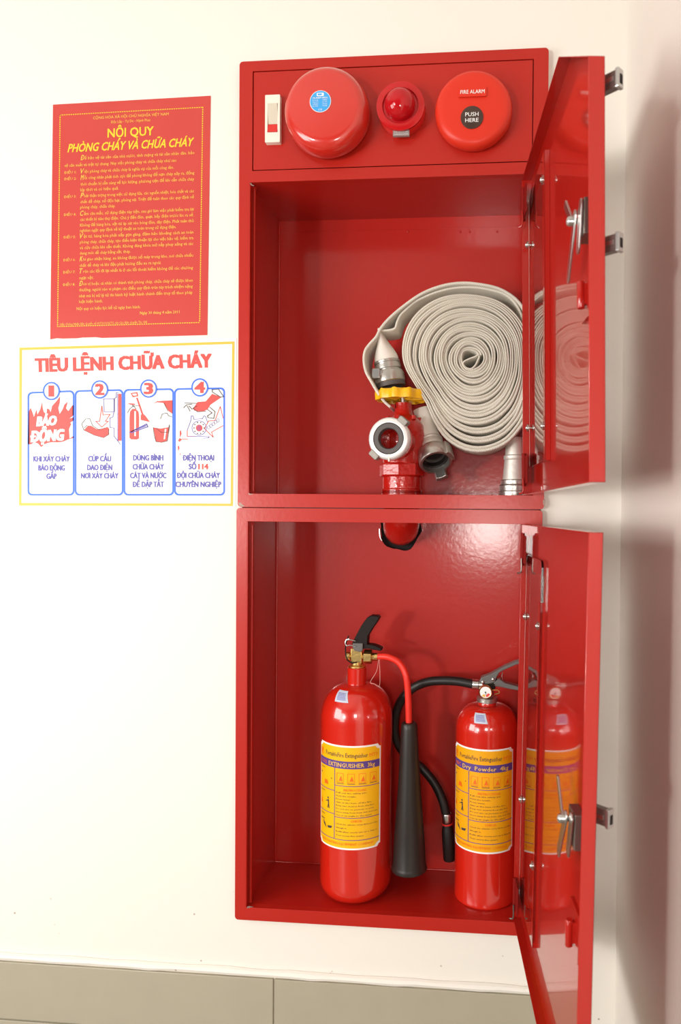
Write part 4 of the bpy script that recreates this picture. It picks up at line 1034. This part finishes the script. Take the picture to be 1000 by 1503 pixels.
mb = MB(); mb.lathe([(.0060, .008), (.0060, .012), (.0115, .0125), (.0125, .0135), (.0125, .0255), (.0115, .0265), (.0068, .027), (.0068, .033), (.0055, .034)], (EX, EY - .002, zv), (1, 0, 0), 6); obj('hose_nut', mb, m_brass, e1, smooth=25, bevel=.0006)
# black carrying handle and lever
def plate(root, pts, Y, halfw, m, nm, dy=0, bev=.0012):
    """side outline in the picture plane, thickness across y"""
    P = [at(a, b, Y) for a, b in pts]
    mb = MB(); mb.prism([(p_.x, p_.z) for p_ in P], [], 1, lambda a, b, t: Vector((a, Y - halfw + 2 * halfw * t, b))); return obj(nm, mb, m, root, smooth=30, bevel=bev)
m_blk = mat('black lacquer', (.010, .005, .004), .5, spec=.25)
plate(e1, [(518, 944), (524, 932), (532, 917), (540, 906), (546, 902.5), (556, 903), (558.5, 906), (555, 912), (548, 922), (542, 932), (541, 945), (530, 949)], EY, .0095, m_blk, 'lever')
plate(e1, [(535, 944), (548, 945), (556, 947.5), (562, 951), (561, 954), (553, 953), (543, 951), (534, 951)], EY, .0095, m_blk, 'carrying_handle')
plate(e1, [(518, 944), (533, 944), (533, 954), (530, 957), (521, 955), (518, 951)], EY - .011, .002, m_lever, 'handle_bracket')
mb = MB(); 
for yy in (941, 949): mb.tube([hx(522, yy, -.014), hx(514, yy - 2, -.014), hx(509, yy - 1, -.012)], .0009, n=8)
mb.tube([hx(509, 948, -.012), hx(507, 944, -.012), hx(509, 939, -.012), hx(513, 938, -.013)], .0011, n=8)
obj('safety_pin', mb, m_steel, e1)
mb = MB(); mb.tube([hx(512, 933, -.012), hx(508, 945, -.012), hx(507.5, 957, -.012), hx(510, 968, -.013), hx(517, 973, -.014), hx(524, 972, -.016)], .0011, n=8); obj('seal_wire', mb, m_blk, e1)
mb = MB(); mb.tube([hx(556, 968, -.008), hx(553, 985, -.02), hx(544, 1001, -.03), hx(550, 1004, -.035), hx(557, 1007, -.03), hx(558, 990, -.015), hx(557, 968, -.008)], .0004, n=5); obj('tag_thread', mb, m_ext2, e1)
# red discharge tube and horn
mb = MB(); HYY = EY - .012
tp = [Vector((EX + .031, EY - .002, zv)), at(562, 963.5, EY - .004), at(572, 965, EY - .006), at(584, 971, EY - .008), at(592, 981, EY - .010), at(597, 995, EY - .012), at(599, 1015, HYY), at(600, 1040, HYY), at(600.5, 1064, HYY)]
mb.tube(tp, .0056, n=20, steps=8); obj('discharge_tube', mb, mat('red tube rubber', (.75, .03, .018), .35), e1)
mb = MB(); mb.lathe([(.0058, 0), (.0068, .001), (.0068, .006)], tp[0] - Vector((.001, 0, 0)), (1, 0, 0), 24); obj('tube_collar', mb, m_brass, e1)
ht = at(601, 1060, HYY); hb = at(601, 1275, HYY)
axh = (hb - ht); Lh = axh.length
mb = MB(); mb.lathe([(.0060, .000), (.0118, .0008), (.0132, .003), (.0140, .010), (.0165, .060), (.0200, .12), (.0255, .19), (.0282, Lh - .010), (.0292, Lh - .007), (.0305, Lh - .002), (.0300, Lh), (.0285, Lh - .001), (.026, Lh - .02), (.010, .02), (0, .02)], ht, axh, 64); obj('horn', mb, m_horn, e1, smooth=40)

# powder extinguisher on the right
FX, FY, FR = 0.4115, 0.082, 0.0535
e2 = thing('powder_extinguisher', 'shorter red powder extinguisher with pressure gauge, right one in lower cabinet', 'fire extinguisher', (FX, FY, ZF))
top2 = at(712, 1033, FY).z; zs2 = at(712, 1068, FY).z
prof = [(0, .002), (FR - .004, .002), (FR - .0035, 0), (FR - .0005, .0005), (FR + .0006, .003), (FR, .006), (FR, zs2 - ZF)]
for i in range(1, 15):
    a = i / 14 * PI / 2; prof.append((.017 + (FR - .017) * math.cos(a) ** .85, zs2 - ZF + (top2 - zs2) * math.sin(a)))
def prof_r2(z):
    t = min(1, max(0, (z - zs2) / (top2 - zs2))); return .017 + (FR - .017) * math.sqrt(max(0, 1 - t * t)) ** .85
mb = MB(); mb.lathe(prof, (FX, FY, ZF), (0, 0, 1), 96); obj('cylinder', mb, m_ext, e2, smooth=60)
mb = MB(); mb.lathe([(.017, top2 - .002), (.0145, top2 + .003), (.0145, top2 + .008)], (FX, FY, 0), (0, 0, 1), 40); obj('neck', mb, m_ext, e2)
ext_label(e2, FX, FY, FR, -78, 56, at(700, 1099, FY - FR).z - .001, .1730, m_labo, 'Dry  Powder  4kg', 'ABC', True)
shoulder_sticker(e2, -27, 4, 0, 0, FX, FY, prof_r2, at(703, 1045, FY - .03).z, at(703, 1060, FY - .04).z, -6)
gx = lambda px, py, dy=0: at(px, py, FY + dy)
zc2 = top2 + .008
mb = MB(); mb.lathe([(.0165, zc2 - .004), (.0180, zc2 - .003), (.0180, zc2 + .004), (.0150, zc2 + .005), (.0115, zc2 + .006), (.0115, zc2 + .018), (.009, zc2 + .019)], (FX, FY, 0), (0, 0, 1), 36)
obj('valve_collar', mb, m_alu, e2)
gc = gx(713, 1015, -.020)
mb = MB(); mb.lathe([(.0095, -.004), (.0112, -.003), (.0112, .004), (.0100, .0055), (.0092, .0050)], gc, (0, -1, 0), 40); ga = obj('gauge_case', mb, m_brass, e2)
mb = MB(); mb.lathe([(.0094, .0052), (0, .0053)], gc, (0, -1, 0), 36); obj('gauge_face', mb, m_wht, e2, smooth=0)
fg = lambda a, b, t: Vector((gc.x + a, gc.y - .0057, gc.z + b))
def wedge(a0, a1, r0, r1): return [(r1 * math.cos(math.radians(a0 + (a1 - a0) * i / 6)), r1 * math.sin(math.radians(a0 + (a1 - a0) * i / 6))) for i in range(7)] + [(r0 * math.cos(math.radians(a1 + (a0 - a1) * i / 6)), r0 * math.sin(math.radians(a1 + (a0 - a1) * i / 6))) for i in range(7)]
for a0, a1, m_, nm in ((-135, -95, m_ybord, 'gauge_yellow_zone'), (-80, -20, m_rprint, 'gauge_red_zone')):
    mb = MB(); mb.prism(wedge(a0, a1, .0042, .0082), [], None, fg); obj(nm, mb, m_, e2, smooth=0)
mb = MB(); mb.add([fg(-.0006, 0, 0), fg(.0006, 0, 0), fg(.0018, -.006, 0)], [(0, 1, 2)]); mb.prism(circ(0, 0, .0013, 12), [], None, fg); obj('gauge_needle', mb, m_kprint, e2, smooth=0)
plate(e2, [(704, 1000), (707, 993), (720, 988), (740, 977), (756, 970), (764, 968), (764, 972.5), (758, 974), (742, 981), (733, 986), (729, 993), (727, 1000), (716, 1003)], FY, .009, m_lever, 'lever')
plate(e2, [(722, 1004), (730, 996), (735, 996), (742, 1001), (763, 1006.5), (763, 1012), (748, 1009.5), (732, 1006), (724, 1006)], FY, .009, m_lever, 'carrying_handle')
mb = MB(); mb.box(-.010, .010, -.009, .009, -.004, .006, Matrix.Translation(gx(719, 1006))); obj('valve_head', mb, m_blk, e2, smooth=0, bevel=.001)
mb = MB()
for q in ((709, 1001), (724, 997)): mb.lathe([(.0025, -.003), (.0025, .001), (.0012, .002)], gx(*q, -.010), (0, -1, 0), 14)
obj('rivet', mb, m_steel, e2)
mb = MB(); mb.tube([gx(738, 987, -.010), gx(737, 992, -.014), gx(738, 997, -.012)], .0007, n=6); obj('safety_pin', mb, m_steel, e2)
mb = MB(); mb.tube([gx(722, 1013, -.014), gx(731, 1013, -.016), gx(733, 1017, -.016), gx(726, 1019, -.015)], .0009, n=6); obj('pin_ring', mb, m_brass, e2)
# black powder hose: ferrule, hose, nozzle
HA = gx(705, 1005, -.002)
mb = MB(); a_ = gx(693, 1004, -.002); mb.lathe([(.0072, 0), (.0085, .001), (.0085, .011), (.0070, .0122), (.0070, .018)], a_, (HA - a_), 24); obj('hose_ferrule', mb, m_steel, e2)
HB = .105
hp = [(694, 1004, FY - .002), (672, 1000, .085), (648, 999, .090), (628, 1001, .095), (608, 1009, .100), (592, 1024, .104), (582, 1046, .108), (580, 1075, .112), (588, 1098, .114), (606, 1116, .114), (622, 1130, .110), (638, 1150, .106), (650, 1175, .102), (656, 1199, .100)]
mb = MB(); mb.tube([at(*q) for q in hp], .0078, n=20, steps=8); obj('discharge_hose', mb, m_black, e2)
n0 = at(656, 1197, .100); n1 = at(660, 1262, .100)
mb = MB(); mb.lathe([(.0084, -.004), (.0088, -.003), (.0088, .010), (.0080, .011)], n0, n1 - n0, 24); obj('nozzle_ferrule', mb, m_steel, e2)
Ln = (n1 - n0).length
mb = MB(); mb.lathe([(.0085, .011), (.0085, .018), (.0100, .024), (.0108, .034), (.0108, Ln - .002), (.0098, Ln), (.006, Ln), (.006, Ln - .02), (0, Ln - .02)], n0, n1 - n0, 28); obj('powder_nozzle', mb, m_black, e2)
mb = MB(); mb.lathe([(.0086, .0125), (.0096, .0130), (.0096, .0152), (.0086, .0156)], n0, n1 - n0, 20); obj('nozzle_band', mb, m_redpl, e2)
